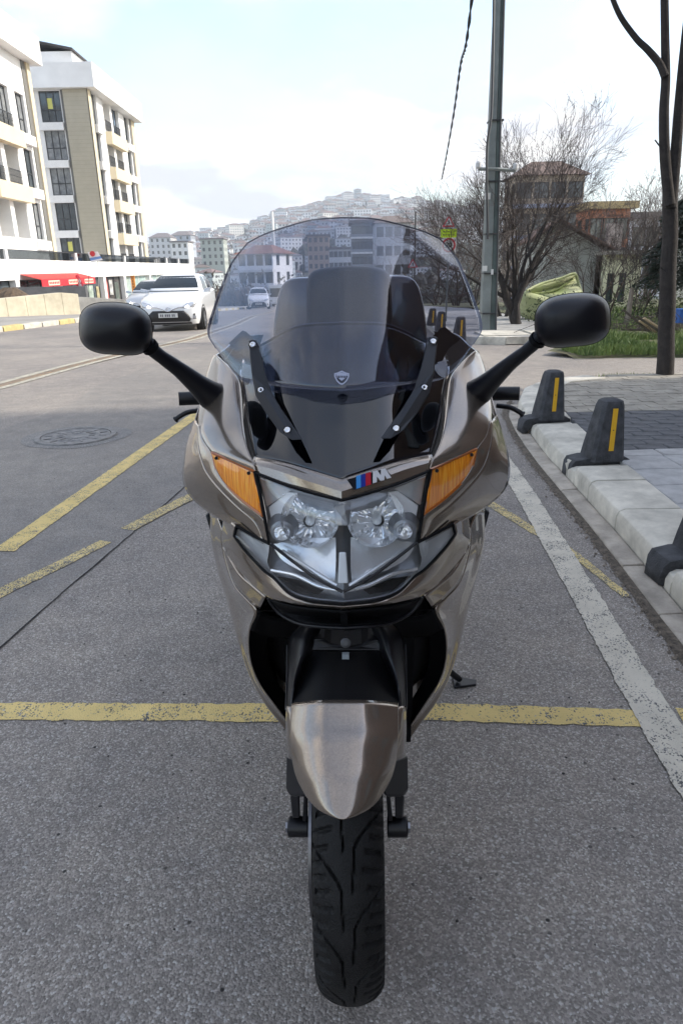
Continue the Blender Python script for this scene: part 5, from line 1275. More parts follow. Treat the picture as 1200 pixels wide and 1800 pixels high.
# ================================================================== MOTORCYCLE
BX = V((0, .967, 0))
bike = thing('touring_motorcycle', BX, 'bronze grey touring motorcycle with tall tinted windscreen facing the camera in the parking bay', 'motorcycle', rz=radians(-1.7))
ru = V((1, 0, 0)); uu = ru.cross(fwd)
def B(px, py, Y, s=1):
    """point of the motorcycle measured on its left-hand (viewer's) side; s=-1 mirrors it"""
    py = py - (605 - px) * .018
    d = fwd * FPX + ru * (px - 605) - uu * (py - 900)
    p = d * (Y / d.y) + V((0, 0, EYE)) - BX
    return V((p.x * s, p.y, p.z))
def spl(pts, n=6, crease=()):
    if len(pts) < 3: return [pts[0].lerp(pts[-1], i / n) for i in range(n + 1)]
    out_ = []; cs = sorted(set([0, len(pts) - 1] + list(crease)))
    for a, b in zip(cs, cs[1:]):
        seg = pts[a:b + 1]
        if len(seg) == 2: P_ = [seg[0].lerp(seg[1], i / n) for i in range(n + 1)]
        else:
            Q = [seg[0] * 2 - seg[1]] + seg + [seg[-1] * 2 - seg[-2]]; P_ = []
            for i in range(1, len(Q) - 2):
                p0, p1, p2, p3 = Q[i - 1:i + 3]
                for k in range(n):
                    t = k / n; P_.append(.5 * ((2 * p1) + (p2 - p0) * t + (2 * p0 - 5 * p1 + 4 * p2 - p3) * t * t + (3 * p1 - p0 - 3 * p2 + p3) * t ** 3))
            P_.append(seg[-1])
        out_ += P_ if not out_ else P_[1:]
    return out_
def surf(rows, n=6, cr_r=(), cr_c=()):
    R1 = [spl(r, n, cr_c) for r in rows]
    C = [spl([r[j] for r in R1], n, cr_r) for j in range(len(R1[0]))]
    return [[C[j][i] for j in range(len(C))] for i in range(len(C[0]))]
def bp(rows, s=1): return [[B(*p, s) if not isinstance(p, V) else V((p.x * s, p.y, p.z)) for p in r] for r in rows]
def panel(name, rows, m, both=True, solid=.003, n=6, cr_r=(), cr_c=(), ang=30, full=False, parent=None):
    os_ = []
    if full:   # one piece across the middle: last column is the centre line
        l = surf(bp(rows, 1), n, cr_r, cr_c); r = surf(bp(rows, -1), n, cr_r, cr_c)
        g_ = [a[:-1] + [V((0, a[-1].y, a[-1].z))] + b[:-1][::-1] for a, b in zip(l, r)]
        return [MB().grid(g_).build(name, m, parent or bike, ang, solid=solid)]
    for s in ((1, -1) if both else (1,)):
        o = MB().grid(surf(bp(rows, s), n, cr_r, cr_c)).build(name, m, parent or bike, ang, solid=0)
        if solid:
            q = o.modifiers.new('thick', 'SOLIDIFY'); q.thickness = solid; q.offset = 0
        os_.append(o)
    return os_
def bt(name, pts, rad, m, both=True, n=14, ang=50, parent=None, k=5):
    os_ = []
    for s in ((1, -1) if both else (1,)):
        P_ = spl([B(*p, s) if not isinstance(p, V) else V((p.x * s, p.y, p.z)) for p in pts], k)
        rr = [interp([(i, r) for i, r in enumerate(rad)], j / k) for j in range(len(P_))] if hasattr(rad, '__len__') else rad
        os_.append(MB().tube(P_, rr, n).build(name, m, parent or bike, ang))
    return os_

# ---- paints
def paint(name, col):
    m = bpy.data.materials.new(name); m.use_nodes = True; t = m.node_tree; b = t.nodes['Principled BSDF']
    b.inputs['Metallic'].default_value = .82; b.inputs['Roughness'].default_value = .23; b.inputs['Coat Weight'].default_value = 1; b.inputs['Coat Roughness'].default_value = .02
    n_ = t.nodes.new('ShaderNodeTexVoronoi'); n_.inputs['Scale'].default_value = 1400; tcn = t.nodes.new('ShaderNodeTexCoord'); t.links.new(tcn.outputs['Object'], n_.inputs['Vector'])
    sp_ = t.nodes.new('ShaderNodeSeparateColor'); t.links.new(n_.outputs['Color'], sp_.inputs[0])
    rp = t.nodes.new('ShaderNodeValToRGB'); t.links.new(sp_.outputs[0], rp.inputs[0])
    rp.color_ramp.elements[0].color = (*[c * .8 for c in col], 1); rp.color_ramp.elements[1].color = (*[c * 1.25 for c in col], 1)
    t.links.new(rp.outputs[0], b.inputs['Base Color']); return m
m_br = paint('bronze_grey_paint', (.29, .238, .192))
m_bk = mat('satin_black_plastic', (.007, .007, .009), .36, spec=.36, bump=.06, bs=900)
m_bkm = mat('matt_black', (.004, .004, .005), .6, spec=.15)
m_mir = mat('mirror_shell_black', (.006, .006, .009), .36, spec=.36, bump=.10, bs=1500)
m_refl = mat('lamp_reflector', (.96, .97, .99), .06, metal=.72)
m_mgl = mat('mirror_silver', (.85, .86, .88), .03, metal=1)
m_refs = mat('lamp_reflector_satin', (.78, .80, .82), .2, metal=.5, bump=.2, bs=30)
m_hous = mat('lamp_housing', (.26, .27, .29), .28, metal=.45, bump=.15, bs=40)
m_lens = glassy('clear_lamp_lens', (.96, .97, .98), 1.6, .015, ior=1.55)
m_scr = glassy('dark_windscreen', (.075, .09, .145), 1.6, .012, ior=1.55)
m_scr2 = glassy('smoked_touring_screen', (.66, .68, .75), 1.3, .012, ior=1.55)
m_amb = bpy.data.materials.new('amber_lens'); m_amb.use_nodes = True
def _amb():
    t = m_amb.node_tree; b = t.nodes['Principled BSDF']; b.inputs['Roughness'].default_value = .12; b.inputs['Coat Weight'].default_value = 1
    tcn = t.nodes.new('ShaderNodeTexCoord'); mp = t.nodes.new('ShaderNodeMapping'); mp.inputs['Scale'].default_value = (420, 60, 20); mp.inputs['Rotation'].default_value = (0, .15, 0); t.links.new(tcn.outputs['Object'], mp.inputs[0])
    n_ = t.nodes.new('ShaderNodeTexNoise'); n_.inputs['Scale'].default_value = 1; n_.inputs['Detail'].default_value = 3; t.links.new(mp.outputs[0], n_.inputs['Vector'])
    rp = t.nodes.new('ShaderNodeValToRGB'); t.links.new(n_.outputs[0], rp.inputs[0]); e = rp.color_ramp.elements
    e[0].position = .36; e[0].color = (.70, .20, .005, 1); e[1].position = .66; e[1].color = (.95, .42, .03, 1); q = e.new(.5); q.color = (.85, .26, .006, 1)
    t.links.new(rp.outputs[0], b.inputs['Base Color'])
    bp_ = t.nodes.new('ShaderNodeBump'); bp_.inputs['Strength'].default_value = .6; bp_.inputs['Distance'].default_value = .002; t.links.new(n_.outputs[0], bp_.inputs['Height']); t.links.new(bp_.outputs[0], b.inputs['Normal'])
_amb()
m_ambr = mat('amber_rim', (.35, .09, .006), .3, coat=1)

# ---- upper fairing, one each side
inner = [(376, 624, 1.44), (397, 643, 1.38), (414, 664, 1.33), (420, 690, 1.29), (423, 725, 1.23), (428, 762, 1.17), (438, 795, 1.11), (449, 817, 1.072), (453, 831, 1.063)]
outer = [(373, 627, 1.46), (363, 655, 1.44), (355, 690, 1.38), (349, 725, 1.30), (350, 755, 1.24), (360, 778, 1.20), (371, 792, 1.172), (373, 795, 1.168), (374, 797, 1.166)]
rows = []
for i, (a, b) in enumerate(zip(inner, outer)):
    def L3(t, bul): return (a[0] + (b[0] - a[0]) * t, a[1] + (b[1] - a[1]) * t, a[2] + (b[2] - a[2]) * t - bul)
    bu = [.0, .012, .02, .022, .018, .012, .008, .005, .003][i]
    rows.append([a, L3(.15, bu * .5), L3(.5, bu), L3(.85, bu * .6), b])
UF = panel('upper_fairing', rows, m_br)
# rounded lip that turns down to the screen
lip = [[a, (a[0] + 4, a[1] + 2, a[2] + .006), (a[0] + 10, a[1] + 6, a[2] + .03)] for a in inner[:8]]
panel('fairing_lip', lip, m_br, solid=.002)
panel('screen_gasket', [[(a[0] + 9, a[1] + 5, a[2] + .026), (a[0] + 16, a[1] + 9, a[2] + .05), (a[0] + 30, a[1] + 14, a[2] + .10)] for a in inner[:8]], m_bkm, solid=.002)
# bright facet that runs past the indicator
strip_i = [(350, 748, 1.245), (358, 775, 1.205), (373, 797, 1.165), (380, 824, 1.15), (397, 852, 1.125), (430, 885, 1.088), (464, 912, 1.052), (470, 932, 1.048), (474, 953, 1.045)]
strip_o = [(347, 748, 1.25), (349, 780, 1.215), (354, 805, 1.185), (364, 830, 1.165), (386, 858, 1.135), (419, 891, 1.10), (447, 915, 1.075), (457, 932, 1.066), (464, 950, 1.060)]
panel('fairing_facet', [[a, ((a[0] + b[0]) / 2, (a[1] + b[1]) / 2, (a[2] + b[2]) / 2 - .002), b] for a, b in zip(strip_i, strip_o)], m_br)
sil = [(341, 738, 1.32), (330, 772, 1.295), (322, 805, 1.275), (319, 842, 1.255), (330, 872, 1.235), (365, 902, 1.19), (410, 927, 1.135), (440, 944, 1.10), (462, 956, 1.075)]
rows = []
for a, b in zip(strip_o, sil):
    t_ = V((0, 0, 0)); rows.append([a, (a[0] * .5 + b[0] * .5, a[1] * .5 + b[1] * .5, a[2] * .5 + b[2] * .5 - .008), b])
panel('fairing_bevel', rows, m_br)
# flank that runs back to the rider
def back(p, dy, k=1.0, dz=0.): q = B(*p); return V((q.x * k, q.y + dy, q.z + dz))
fl0 = [(373, 627, 1.46), (363, 655, 1.45), (352, 700, 1.39)] + sil
panel('side_fairing', [[B(*p), back(p, .12, 1.0, .0), back(p, .3, .97, .01), back(p, .5, .86, .0)] for p in fl0], m_br, ang=40)
# underside of the upper fairing
panel('fairing_underside', [[B(*sil[i]), back(sil[i], .06, .93, -.004), back(sil[i], .12, .86, -.01)] for i in range(3, 9)], m_br, ang=40)
# ---- nose between screen and headlight
panel('nose_panel', [[(449, 803, 1.10), (490, 810, 1.075), (540, 823, 1.045), (605, 842, 1.02)],
                     [(447, 811, 1.082), (492, 818, 1.058), (543, 832, 1.03), (605, 851, 1.005)],
                     [(449, 817, 1.072), (495, 829, 1.045), (545, 846, 1.015), (605, 864, .992)],
                     [(454, 832, 1.063), (500, 850, 1.035), (550, 865, 1.01), (605, 879, .988)]], m_br, full=True, cr_r=(2,), ang=25)
# ---- headlight
hl_root = panel('headlight', [[(456, 836, 1.085), (500, 853, 1.06), (550, 868, 1.035), (605, 881, 1.015)],
                      [(466, 885, 1.11), (505, 900, 1.11), (555, 905, 1.10), (605, 912, 1.06)],
                      [(474, 957, 1.10), (520, 965, 1.09), (560, 975, 1.075), (605, 985, 1.03)],
                      [(472, 1000, 1.08), (510, 1028, 1.05), (550, 1045, 1.03), (605, 1052, 1.0)],
                      [(480, 1014, 1.045), (512, 1043, 1.01), (550, 1054, .985), (605, 1059, .970)]], m_hous, full=True)[0]
up = [[(455, 835, 1.058), (500, 852, 1.030), (550, 867, 1.005), (605, 880, .984)],
      [(463, 885, 1.050), (505, 893, 1.010), (555, 903, .985), (605, 910, .966)],
      [(474, 957, 1.042), (520, 965, 1.000), (560, 975, .975), (605, 985, .955)],
      [(470, 990, 1.045), (505, 1010, 1.005), (550, 1026, .972), (605, 1034, .952)],
      [(480, 1015, 1.035), (512, 1044, .995), (550, 1056, .972), (605, 1061, .960)]]
panel('lens', up, m_lens, full=True, solid=0, parent=hl_root, ang=40)
wing = [[(474, 957, 1.042), (446, 944, 1.075), (417, 928, 1.105)], [(472, 975, 1.043), (445, 962, 1.075), (413, 940, 1.105)], [(470, 990, 1.045), (450, 978, 1.068), (416, 948, 1.10)], [(480, 1015, 1.035), (462, 1002, 1.052), (430, 968, 1.088)]]
panel('wing_lens', wing, m_lens, solid=0, parent=hl_root, ang=40)
panel('wing_housing', [[(p[0], p[1], p[2] + .022) for p in r] for r in wing], m_refs, solid=0, parent=hl_root, ang=40)
def dish(px, py, Y, r, dep, m, name, s, tilt=(0, 0), n=32):
    c = B(px, py, Y, s); Mx = Matrix.Translation(c) @ Matrix.Rotation(tilt[1] * s, 4, 'Z') @ Matrix.Rotation(pi / 2 + tilt[0], 4, 'X')
    mb = MB(); pr = [(r * 1.0, .004), (r * .9, -dep * .35), (r * .7, -dep * .65), (r * .45, -dep * .88), (r * .22, -dep)]; rg = random.Random(int(px * 7 + s))
    rows = [[Mx @ V((q * cos(2 * pi * j / n), q * sin(2 * pi * j / n), z + (rg.uniform(-.0035, .0035) if 0 < i < 4 else 0))) for j in range(n)] for i, (q, z) in enumerate(pr)]
    return mb.grid(rows, closed=True).build(name, m, hl_root)
for s in (1, -1):
    dish(547, 913, 1.035, .047, .05, m_refl, 'reflector', s, (-.42, .1))
    c = B(547, 911, 1.075, s); MB().lathe([(.008, -.01), (.008, .016), (.005, .022), (.001, .025)], 14, M=Matrix.Translation(c) @ Matrix.Rotation(pi / 2, 4, 'X')).build('bulb', mat('bulb_glass', (.75, .78, .8), .05, spec=1), hl_root, 50)
    # flat plates beside the dish, their sky reflection put into white colour
    MB().prism([B(474, 893, 1.070, s), B(508, 866, 1.052, s), B(524, 868, 1.045, s), B(503, 915, 1.058, s), B(478, 913, 1.068, s)], (0, .004, 0)).build('sky_white_plate', mat('sky_white_plate', (.93, .94, .96), .35), hl_root)
    MB().prism([B(460, 842, 1.075, s), B(515, 862, 1.05, s), B(500, 872, 1.052, s), B(470, 892, 1.07, s)], (0, .004, 0)).build('ribbed_corner', m_refs, hl_root)
    # small position lamp
    c = B(497, 938, 1.035, s); Mx = Matrix.Translation(c) @ Matrix.Rotation(pi / 2, 4, 'X')
    MB().lathe([(.0135, -.02), (.0135, .0), (.0115, .003), (.0095, .0), (.0085, -.006), (.004, -.010), (.001, -.011)], 24, M=Mx, cap=False).build('position_lamp', m_refl, hl_root, 40)
    MB().lathe([(.026, -.03), (.019, -.006), (.014, -.004)], 24, M=Mx, cap=False).build('lamp_bezel', m_hous, hl_root, 50)
    # lower blades and black wedges
    for pts_, m_ in (([(478, 1004, 1.045), (520, 1012, 1.012), (560, 1030, .985), (597, 1038, .972)], m_refl), ([(497, 970, 1.045), (530, 990, 1.01), (565, 1012, .98), (594, 1030, .968)], m_refs)):
        P_ = spl([B(*p, s) for p in pts_], 5); MB().tube(P_, [.0035] * len(P_), 8).build('chrome_blade', m_, hl_root, 50)
    MB().prism([B(488, 1016, 1.045, s), B(520, 1020, 1.02, s), B(570, 1038, .99, s), B(560, 1046, .99, s), B(520, 1040, 1.012, s)], (0, .003, 0)).build('black_wedge', m_bkm, hl_root)
    P_ = spl([B(478, 958, 1.035, s), B(520, 990, 1.0, s), B(560, 1018, .975, s), B(604, 1040, .957, s)], 6)
    MB().tube(P_, [.0028] * len(P_), 6).build('dark_vee', m_bk, hl_root, 50)
    rows_ = [[B(478, 958, 1.062, s), B(530, 948, 1.055, s), B(592, 945, 1.03, s)], [B(496, 985, 1.05, s), B(540, 985, 1.03, s), B(592, 990, 1.0, s)], [B(530, 1005, 1.02, s), B(560, 1012, 1.0, s), B(590, 1025, .985, s)]]
    MB().grid(surf(rows_, 5)).build('lower_reflector_sheen', m_refs, hl_root, 60)  # lens reflection also put into this reflector's pale, stretched shape
MB().prism([B(589, 890, 1.01), B(600, 886, 1.0), B(610, 886, 1.0), B(621, 890, 1.01), B(617, 925, .995), B(593, 925, .995)], (0, .03, 0)).build('centre_shroud', m_hous, hl_root, bevel=.003)
MB().prism([B(599, 972, .975), B(611, 972, .975), B(614, 1026, .967), B(596, 1026, .967)], (0, .006, 0)).build('painted_reflection_strip', mat('painted_reflection_pale', (.72, .74, .76), .3), hl_root, bevel=.002)  # reflection on the lens ridge put in as a pale strip
for s in (1, -1):   # black seal round the lamp
    P_ = spl([B(*p, s) for p in ((605, 880, .984), (550, 866, 1.004), (500, 851, 1.029), (454, 833, 1.057), (463, 885, 1.049), (475, 956, 1.043))], 5, (3,))
    MB().tube(P_, [.0024] * len(P_), 6).build('lamp_seal', m_bkm, hl_root, 50)
    P_ = spl([B(*p, s) for p in ((474, 957, 1.043), (446, 943, 1.075), (415, 926, 1.105), (411, 944, 1.105), (430, 969, 1.088), (462, 1003, 1.052), (481, 1017, 1.034), (512, 1045, .996), (550, 1057, .973), (605, 1062, .961))], 5, (2, 3))
    MB().tube(P_, [.0026] * len(P_), 6).build('lamp_seal', m_bkm, hl_root, 50)
# ---- indicators
ir = [[(373, 797, 1.164), (373, 798, 1.164)], [(392, 805, 1.140), (383, 833, 1.148)], [(412, 813, 1.116), (402, 858, 1.122)], [(432, 822, 1.092), (431, 884, 1.088)], [(450, 830, 1.066), (464, 908, 1.052)]]
ir = [[a, ((a[0] + b[0]) / 2, (a[1] + b[1]) / 2, (a[2] + b[2]) / 2 - .004), b] for a, b in ir]
for s, o in zip((1, -1), panel('indicator', ir, m_amb, solid=.003, ang=60)):
    P_ = spl([B(*p, s) for p in ((373, 797, 1.162), (412, 813, 1.114), (450, 830, 1.064), (457, 868, 1.058), (464, 908, 1.050), (431, 884, 1.086), (402, 858, 1.120), (383, 833, 1.146), (374, 799, 1.162))], 4, (2, 4))
    MB().tube(P_, [.0028] * len(P_), 6).build('indicator_rim', m_ambr, o, 50)
    for p in ((381, 806, 1.145), (440, 832, 1.068)): MB().lathe([(.003, 0), (.003, .003)], 10, M=Matrix.Translation(B(*p, s)) @ Matrix.Rotation(pi / 2, 4, 'X')).build('rim_screw', m_bk, o)
    P_ = spl([B(*p, s) for p in ((450, 829, 1.062), (458, 868, 1.056), (466, 910, 1.049), (474, 955, 1.043))], 4); MB().tube(P_, [.0026] * len(P_), 6).build('black_seam', m_bkm, o, 50)

# ---- surround under the headlight
o_ = [(390, 903, 1.19), (388, 962, 1.19), (418, 1008, 1.13), (465, 1048, 1.05), (502, 1060, 1.01), (548, 1067, .98), (605, 1071, .966)]
i_ = [(414, 926, 1.11), (411, 946, 1.11), (447, 990, 1.07), (479, 1018, 1.033), (509, 1047, .994), (548, 1059, .973), (605, 1064, .960)]
rows = [list(i_), [((a[0] + b[0]) / 2, (a[1] + b[1]) / 2, (a[2] + b[2]) / 2 - .007) for a, b in zip(i_, o_)], list(o_)]
panel('lamp_surround', rows, m_br, full=True, ang=30)
low = [(389, 965, 1.192), (408, 1030, 1.165), (433, 1055, 1.12), (453, 1072, 1.095)]
panel('light_facet', [[(389, 963, 1.19), (389, 965, 1.192)], [(418, 1009, 1.13), (406, 1022, 1.168)], [(445, 1032, 1.085), (430, 1052, 1.125)], [(466, 1050, 1.05), (454, 1072, 1.095)]], m_br, n=5)
# ---- lower side fairings
sp_rows = [[(365, 903, 1.32), (377, 905, 1.245), (389, 933, 1.192)], [(366, 950, 1.32), (377, 958, 1.25), (389, 967, 1.195)], [(376, 1003, 1.32), (391, 1010, 1.24), (407, 1028, 1.17)], [(388, 1045, 1.32), (408, 1052, 1.23), (432, 1057, 1.125)],
           [(399, 1085, 1.32), (420, 1086, 1.225), (448, 1076, 1.10)], [(409, 1125, 1.32), (421, 1120, 1.25), (435, 1108, 1.13)], [(421, 1165, 1.32), (427, 1155, 1.27), (432, 1142, 1.16)], [(438, 1205, 1.32), (439, 1195, 1.28), (437, 1175, 1.19)],
           [(458, 1240, 1.32), (458, 1228, 1.285), (450, 1206, 1.22)], [(480, 1268, 1.33), (479, 1256, 1.30), (472, 1238, 1.26)], [(502, 1297, 1.34), (501, 1286, 1.33), (499, 1276, 1.31)]]
rows = [[back(r[0], .75, .80, .03 if i > 3 else 0), back(r[0], .35, .96), back(r[0], .1, 1.0)] + [B(*p) for p in r] for i, r in enumerate(sp_rows)]
LF = panel('lower_fairing', rows, m_br, ang=30)
# dark louvre along the flank
panel('side_louvre', [[back((366 + k * .28, 905 + k, 1.34), dy, f) for dy, f in ((-.01, 1.02), (.05, 1.035), (.14, 1.02))] for k in (0, 30, 60, 90, 120, 145)], m_bk, n=3, solid=.008)
# cavity liner
rows = [[B(*r[2]), B(r[2][0] + 3, r[2][1], r[2][2] + .05), B(r[2][0] + 30, r[2][1], r[2][2] + .13)] for r in sp_rows[4:]]
panel('inner_liner', rows, m_bkm, ang=50)
panel('cavity_top', [[(452, 1074, 1.10), (480, 1085, 1.15), (540, 1085, 1.2), (605, 1085, 1.2)], [(435, 1108, 1.13), (470, 1120, 1.24), (540, 1120, 1.28), (605, 1120, 1.28)]], m_bkm, full=True)
bk = MB(); bk.frustum([V((x, .36, z)) for x, z in ((-.14, .20), (.14, .20), (.15, .74), (-.15, .74))], [V((x, .40, z)) for x, z in ((-.14, .20), (.14, .20), (.15, .74), (-.15, .74))])
bk.build('radiator', m_bkm, bike)
# ---- air intake
o = panel('air_intake', [[(468, 1051, 1.055), (502, 1062, 1.015), (548, 1069, .985), (605, 1073, .97)], [(474, 1062, 1.075), (505, 1075, 1.05), (550, 1082, 1.03), (605, 1085, 1.02)], [(491, 1081, 1.06), (522, 1096, 1.03), (560, 1100, 1.005), (605, 1102, .995)]], m_bkm, full=True)[0]
for s in (1, -1):
    P_ = spl([B(*p, s) for p in ((470, 1053, 1.05), (479, 1068, 1.05), (494, 1083, 1.045), (524, 1097, 1.02), (560, 1102, .995), (605, 1104, .985))], 5)
    MB().tube(P_, [(.003, .003)] * len(P_), 8).build('intake_rim', m_bk, o, 50)
MB().prism([B(599, 1073, .975), B(611, 1073, .975), B(611, 1103, .99), B(599, 1103, .99)], (0, .02, 0)).build('intake_divider', m_bkm, o)
# ---- fork covers and yoke
for s in (1, -1):
    rows_ = bp([[(528, 1096, 1.12), (545, 1096, 1.09), (562, 1098, 1.10)], [(508, 1118, 1.10), (535, 1120, 1.06), (556, 1122, 1.085)], [(502, 1148, 1.09), (527, 1150, 1.035), (549, 1146, 1.07)], [(500, 1185, 1.07), (517, 1185, 1.01), (533, 1175, 1.05)],
                [(499, 1220, 1.04), (510, 1222, .99), (522, 1210, 1.02)], [(499, 1255, .99), (506, 1262, .955), (516, 1240, .975)]], s)
    MB().grid(surf(rows_, 5)).build('fork_arm', m_bk, bike, 60, solid=.006)
    P_ = spl([B(501, 1135, 1.085, s), B(500, 1200, 1.05, s), B(499, 1250, .985, s)], 6)
    MB().tube(P_, [.0014] * len(P_), 8).build('cover_edge', m_bk, bike, 50)
yk = MB().prism([B(545, 1131, 1.07), B(548, 1124, 1.07), B(566, 1124, 1.07), B(578, 1133, 1.065), B(605, 1137, 1.06), B(632, 1133, 1.065), B(644, 1124, 1.07), B(662, 1124, 1.07), B(665, 1131, 1.07), B(668, 1144, 1.06), B(542, 1144, 1.06)], (0, .06, 0)).build('fork_yoke', m_bk, bike, bevel=.004)
MB().lathe([(.009, -.01), (.009, .002), (.005, .003), (.005, .004), (.001, .004)], 12, M=Matrix.Translation(B(605, 1130, 1.05)) @ Matrix.Rotation(radians(70), 4, 'X')).build('yoke_bolt', mat('dark_bolt_steel', (.09, .09, .095), .5, metal=.8), yk, 40)
MB().box(-.006, .006, -.004, .004, -.008, .006, M=Matrix.Translation(B(605, 1154, 1.03))).build('sensor', mat('sensor_grey', (.30, .33, .35), .5), yk)
MB().grid(surf(bp([[(545, 1145, 1.06), (575, 1146, 1.05), (605, 1146, 1.05)], [(528, 1180, 1.05), (565, 1180, 1.0), (605, 1180, .99)], [(514, 1225, 1.0), (555, 1230, .93), (605, 1232, .915)], [(511, 1243, .955), (550, 1250, .90), (605, 1253, .885)]]), 5)).build('inner_mudguard', m_bkm, bike, 60)
MB().grid(surf(bp([[(545, 1145, 1.06), (575, 1146, 1.05), (605, 1146, 1.05)], [(528, 1180, 1.05), (565, 1180, 1.0), (605, 1180, .99)], [(514, 1225, 1.0), (555, 1230, .93), (605, 1232, .915)], [(511, 1243, .955), (550, 1250, .90), (605, 1253, .885)]], -1), 5)).build('inner_mudguard', m_bkm, bike, 60)
# ---- front mudguard
YC = [(1236, .882), (1298, .823), (1368, .772), (1440, .731)]
HW = [(1236, 94), (1270, 95), (1300, 95), (1335, 92), (1365, 85), (1388, 74), (1408, 61), (1424, 44), (1434, 24), (1440, 6)]
rows = []
for y, hw in HW:
    yc = interp(YC, y); r_ = []
    for s_ in (1, .96, .87, .72, .55, .36, .18, 0):
        yy = y + (8 * s_ ** 2 - 6 if y < 1250 else 0)
        rdg = -.0015 * math.exp(-((s_ - .40) / .07) ** 2) * clamp((1360 - y) / 100)
        r_.append((605 - hw * s_, yy, yc + .042 * abs(s_) ** 2.6 * min(1, (hw / 88) ** 1.6) + rdg))
    rows.append(r_)
mg = panel('front_mudguard', rows, m_br, full=True, n=4, ang=50, solid=.004)[0]
for s in (1, -1):
    rows_ = bp([[(499, 1242, .985), (502, 1243, .945), (513, 1244, .935)], [(499, 1290, .955), (503, 1290, .92), (517, 1295, .90)], [(501, 1332, .94), (506, 1335, .91), (524, 1342, .885)]], s)
    MB().grid(surf(rows_, 4)).build('fork_guard', m_br, bike, 60, solid=.004)
    # lower fork leg and clamp
    fo = MB().frustum([B(499, 1330, .985, s), B(526, 1340, .93, s), B(540, 1395, .90, s), B(534, 1402, .90, s), B(507, 1402, .93, s), B(498, 1392, .95, s)], [B(505, 1330, 1.03, s), B(530, 1340, 1.03, s), B(544, 1395, 1.0, s), B(536, 1402, 1.0, s), B(509, 1402, 1.0, s), B(502, 1392, 1.0, s)]).build('fork_leg', m_bk, bike, 30, bevel=.004)
    MB().frustum([B(505, 1400, .935, s), B(521, 1400, .925, s), B(521, 1440, .925, s), B(508, 1440, .935, s)], [B(505, 1400, .98, s), B(521, 1400, .98, s), B(521, 1440, .98, s), B(508, 1440, .98, s)]).build('fork_web', m_bk, fo, bevel=.003)
    MB().frustum([B(530, 1395, .92, s), B(536, 1395, .92, s), B(534, 1445, .93, s), B(526, 1445, .93, s)], [B(530, 1395, .96, s), B(536, 1395, .96, s), B(534, 1445, .97, s), B(526, 1445, .97, s)]).build('fork_web', m_bk, fo, bevel=.002)
    x0, x1 = B(499, 1455, .94, s).x, B(533, 1455, .94, s).x
    c = B(515, 1455, .95, 1)
    MB().lathe([(.0155, 0), (.0175, .002), (.0175, .036)], 26, M=Matrix.Translation(V((x0, c.y, c.z))) @ Matrix.Rotation(s * pi / 2, 4, 'Y')).build('axle_clamp', m_bk, fo, 30, bevel=.002)
    MB().lathe([(.010, -.002), (.010, .004)], 6, M=Matrix.Translation(V((x0 - s * .002, c.y, c.z))) @ Matrix.Rotation(s * pi / 2, 4, 'Y')).build('axle_nut', mat('dull_steel', (.3, .3, .32), .35, metal=.9), fo)

# ---- front wheel with carved tread
def tyre(name, cy, Rr, wid, parent, seed=0, NA=420, NC=56):
    hw = wid / 2; mb = MB(); per = 2 * pi / 15
    def prof(u):   # u -1..1 across: returns x, radius
        a = u * radians(100); 
        if abs(u) < .78:
            x = hw * sin(u / .78 * radians(78)) / sin(radians(78)); r = Rr - .030 * (1 - cos(u / .78 * radians(78))) / (1 - cos(radians(78)))
        else:
            k = (abs(u) - .78) / .22; x = math.copysign(hw * (1.0 - .12 * k * k), u); r = Rr - .030 - .055 * k
        return x, r
    def groove(a, u):
        d = 0.
        for side, ph in ((1, 0), (-1, .5)):
            v = u * side; t = (a / per + ph) % 1.0
            if -.06 < v < .80:
                for tc in (t - 1, t, t + 1):        # long groove that starts by the centre and hooks out to the shoulder
                    if 0 < tc < 1.12:
                        vc = .07 + .05 * tc + .60 * max(0, tc - .55) ** 1.7 / .38
                        k_ = 1 + 2.2 * max(0, tc - .55)
                        d = max(d, clamp(1.6 - abs(v - vc) / (.010 * k_)) * clamp(tc * 8))
            if .20 < v < .82:
                for off, v0_, v1_ in ((.10, .30, .82), (.32, .22, .80), (.55, .26, .60), (.74, .34, .82), (.92, .40, .80)):
                    if v0_ < v < v1_:
                        tt = ((t - off + .16 * (v - .3)) + .5) % 1.0 - .5
                        d = max(d, clamp(1.7 - abs(tt) / .026) * clamp((v - v0_) / .04))
        return min(1, d)
    rows = []
    for i in range(NC + 1):
        u = -1 + 2 * i / NC; x, r = prof(u); row = []
        for j in range(NA):
            a = 2 * pi * j / NA; rr = r - (.0065 * groove(a, u) if abs(u) < .80 else 0)
            row.append(V((x, cy - rr * cos(a), Rr + rr * sin(a))))
        rows.append(row)
    # columns must close round the wheel
    mb.grid(rows, closed=True)
    return mb.build(name, mat('motorcycle_tyre', (.011, .0105, .0105), .55, var=.4, vs=25, bump=.3, bs=400, spec=.22), parent, 40)
wh = tyre('front_wheel', .0, .272, .110, bike, NA=640, NC=84)
wh.location = (.004, .03, 0)
Mw = Matrix.Translation(V((0, 0, .272))) @ Matrix.Rotation(pi / 2, 4, 'Y')
MB().lathe([(.190, -.05), (.200, -.045), (.195, -.03), (.18, .0), (.195, .03), (.200, .045), (.190, .05)], 60, M=Mw, cap=False).build('rim', m_bk, wh, 40)
q = MB(); q.lathe([(.035, -.045), (.035, .045)], 24, M=Mw)
for k in range(5):
    for s in (-1, 1):
        q.tube([Mw @ V((.03 * cos(k * 2 * pi / 5), .03 * sin(k * 2 * pi / 5), s * .02)), Mw @ V((.185 * cos(k * 2 * pi / 5 + s * .12), .185 * sin(k * 2 * pi / 5 + s * .12), s * .02))], .012, 8)
q.build('spokes', m_bk, wh, 40)
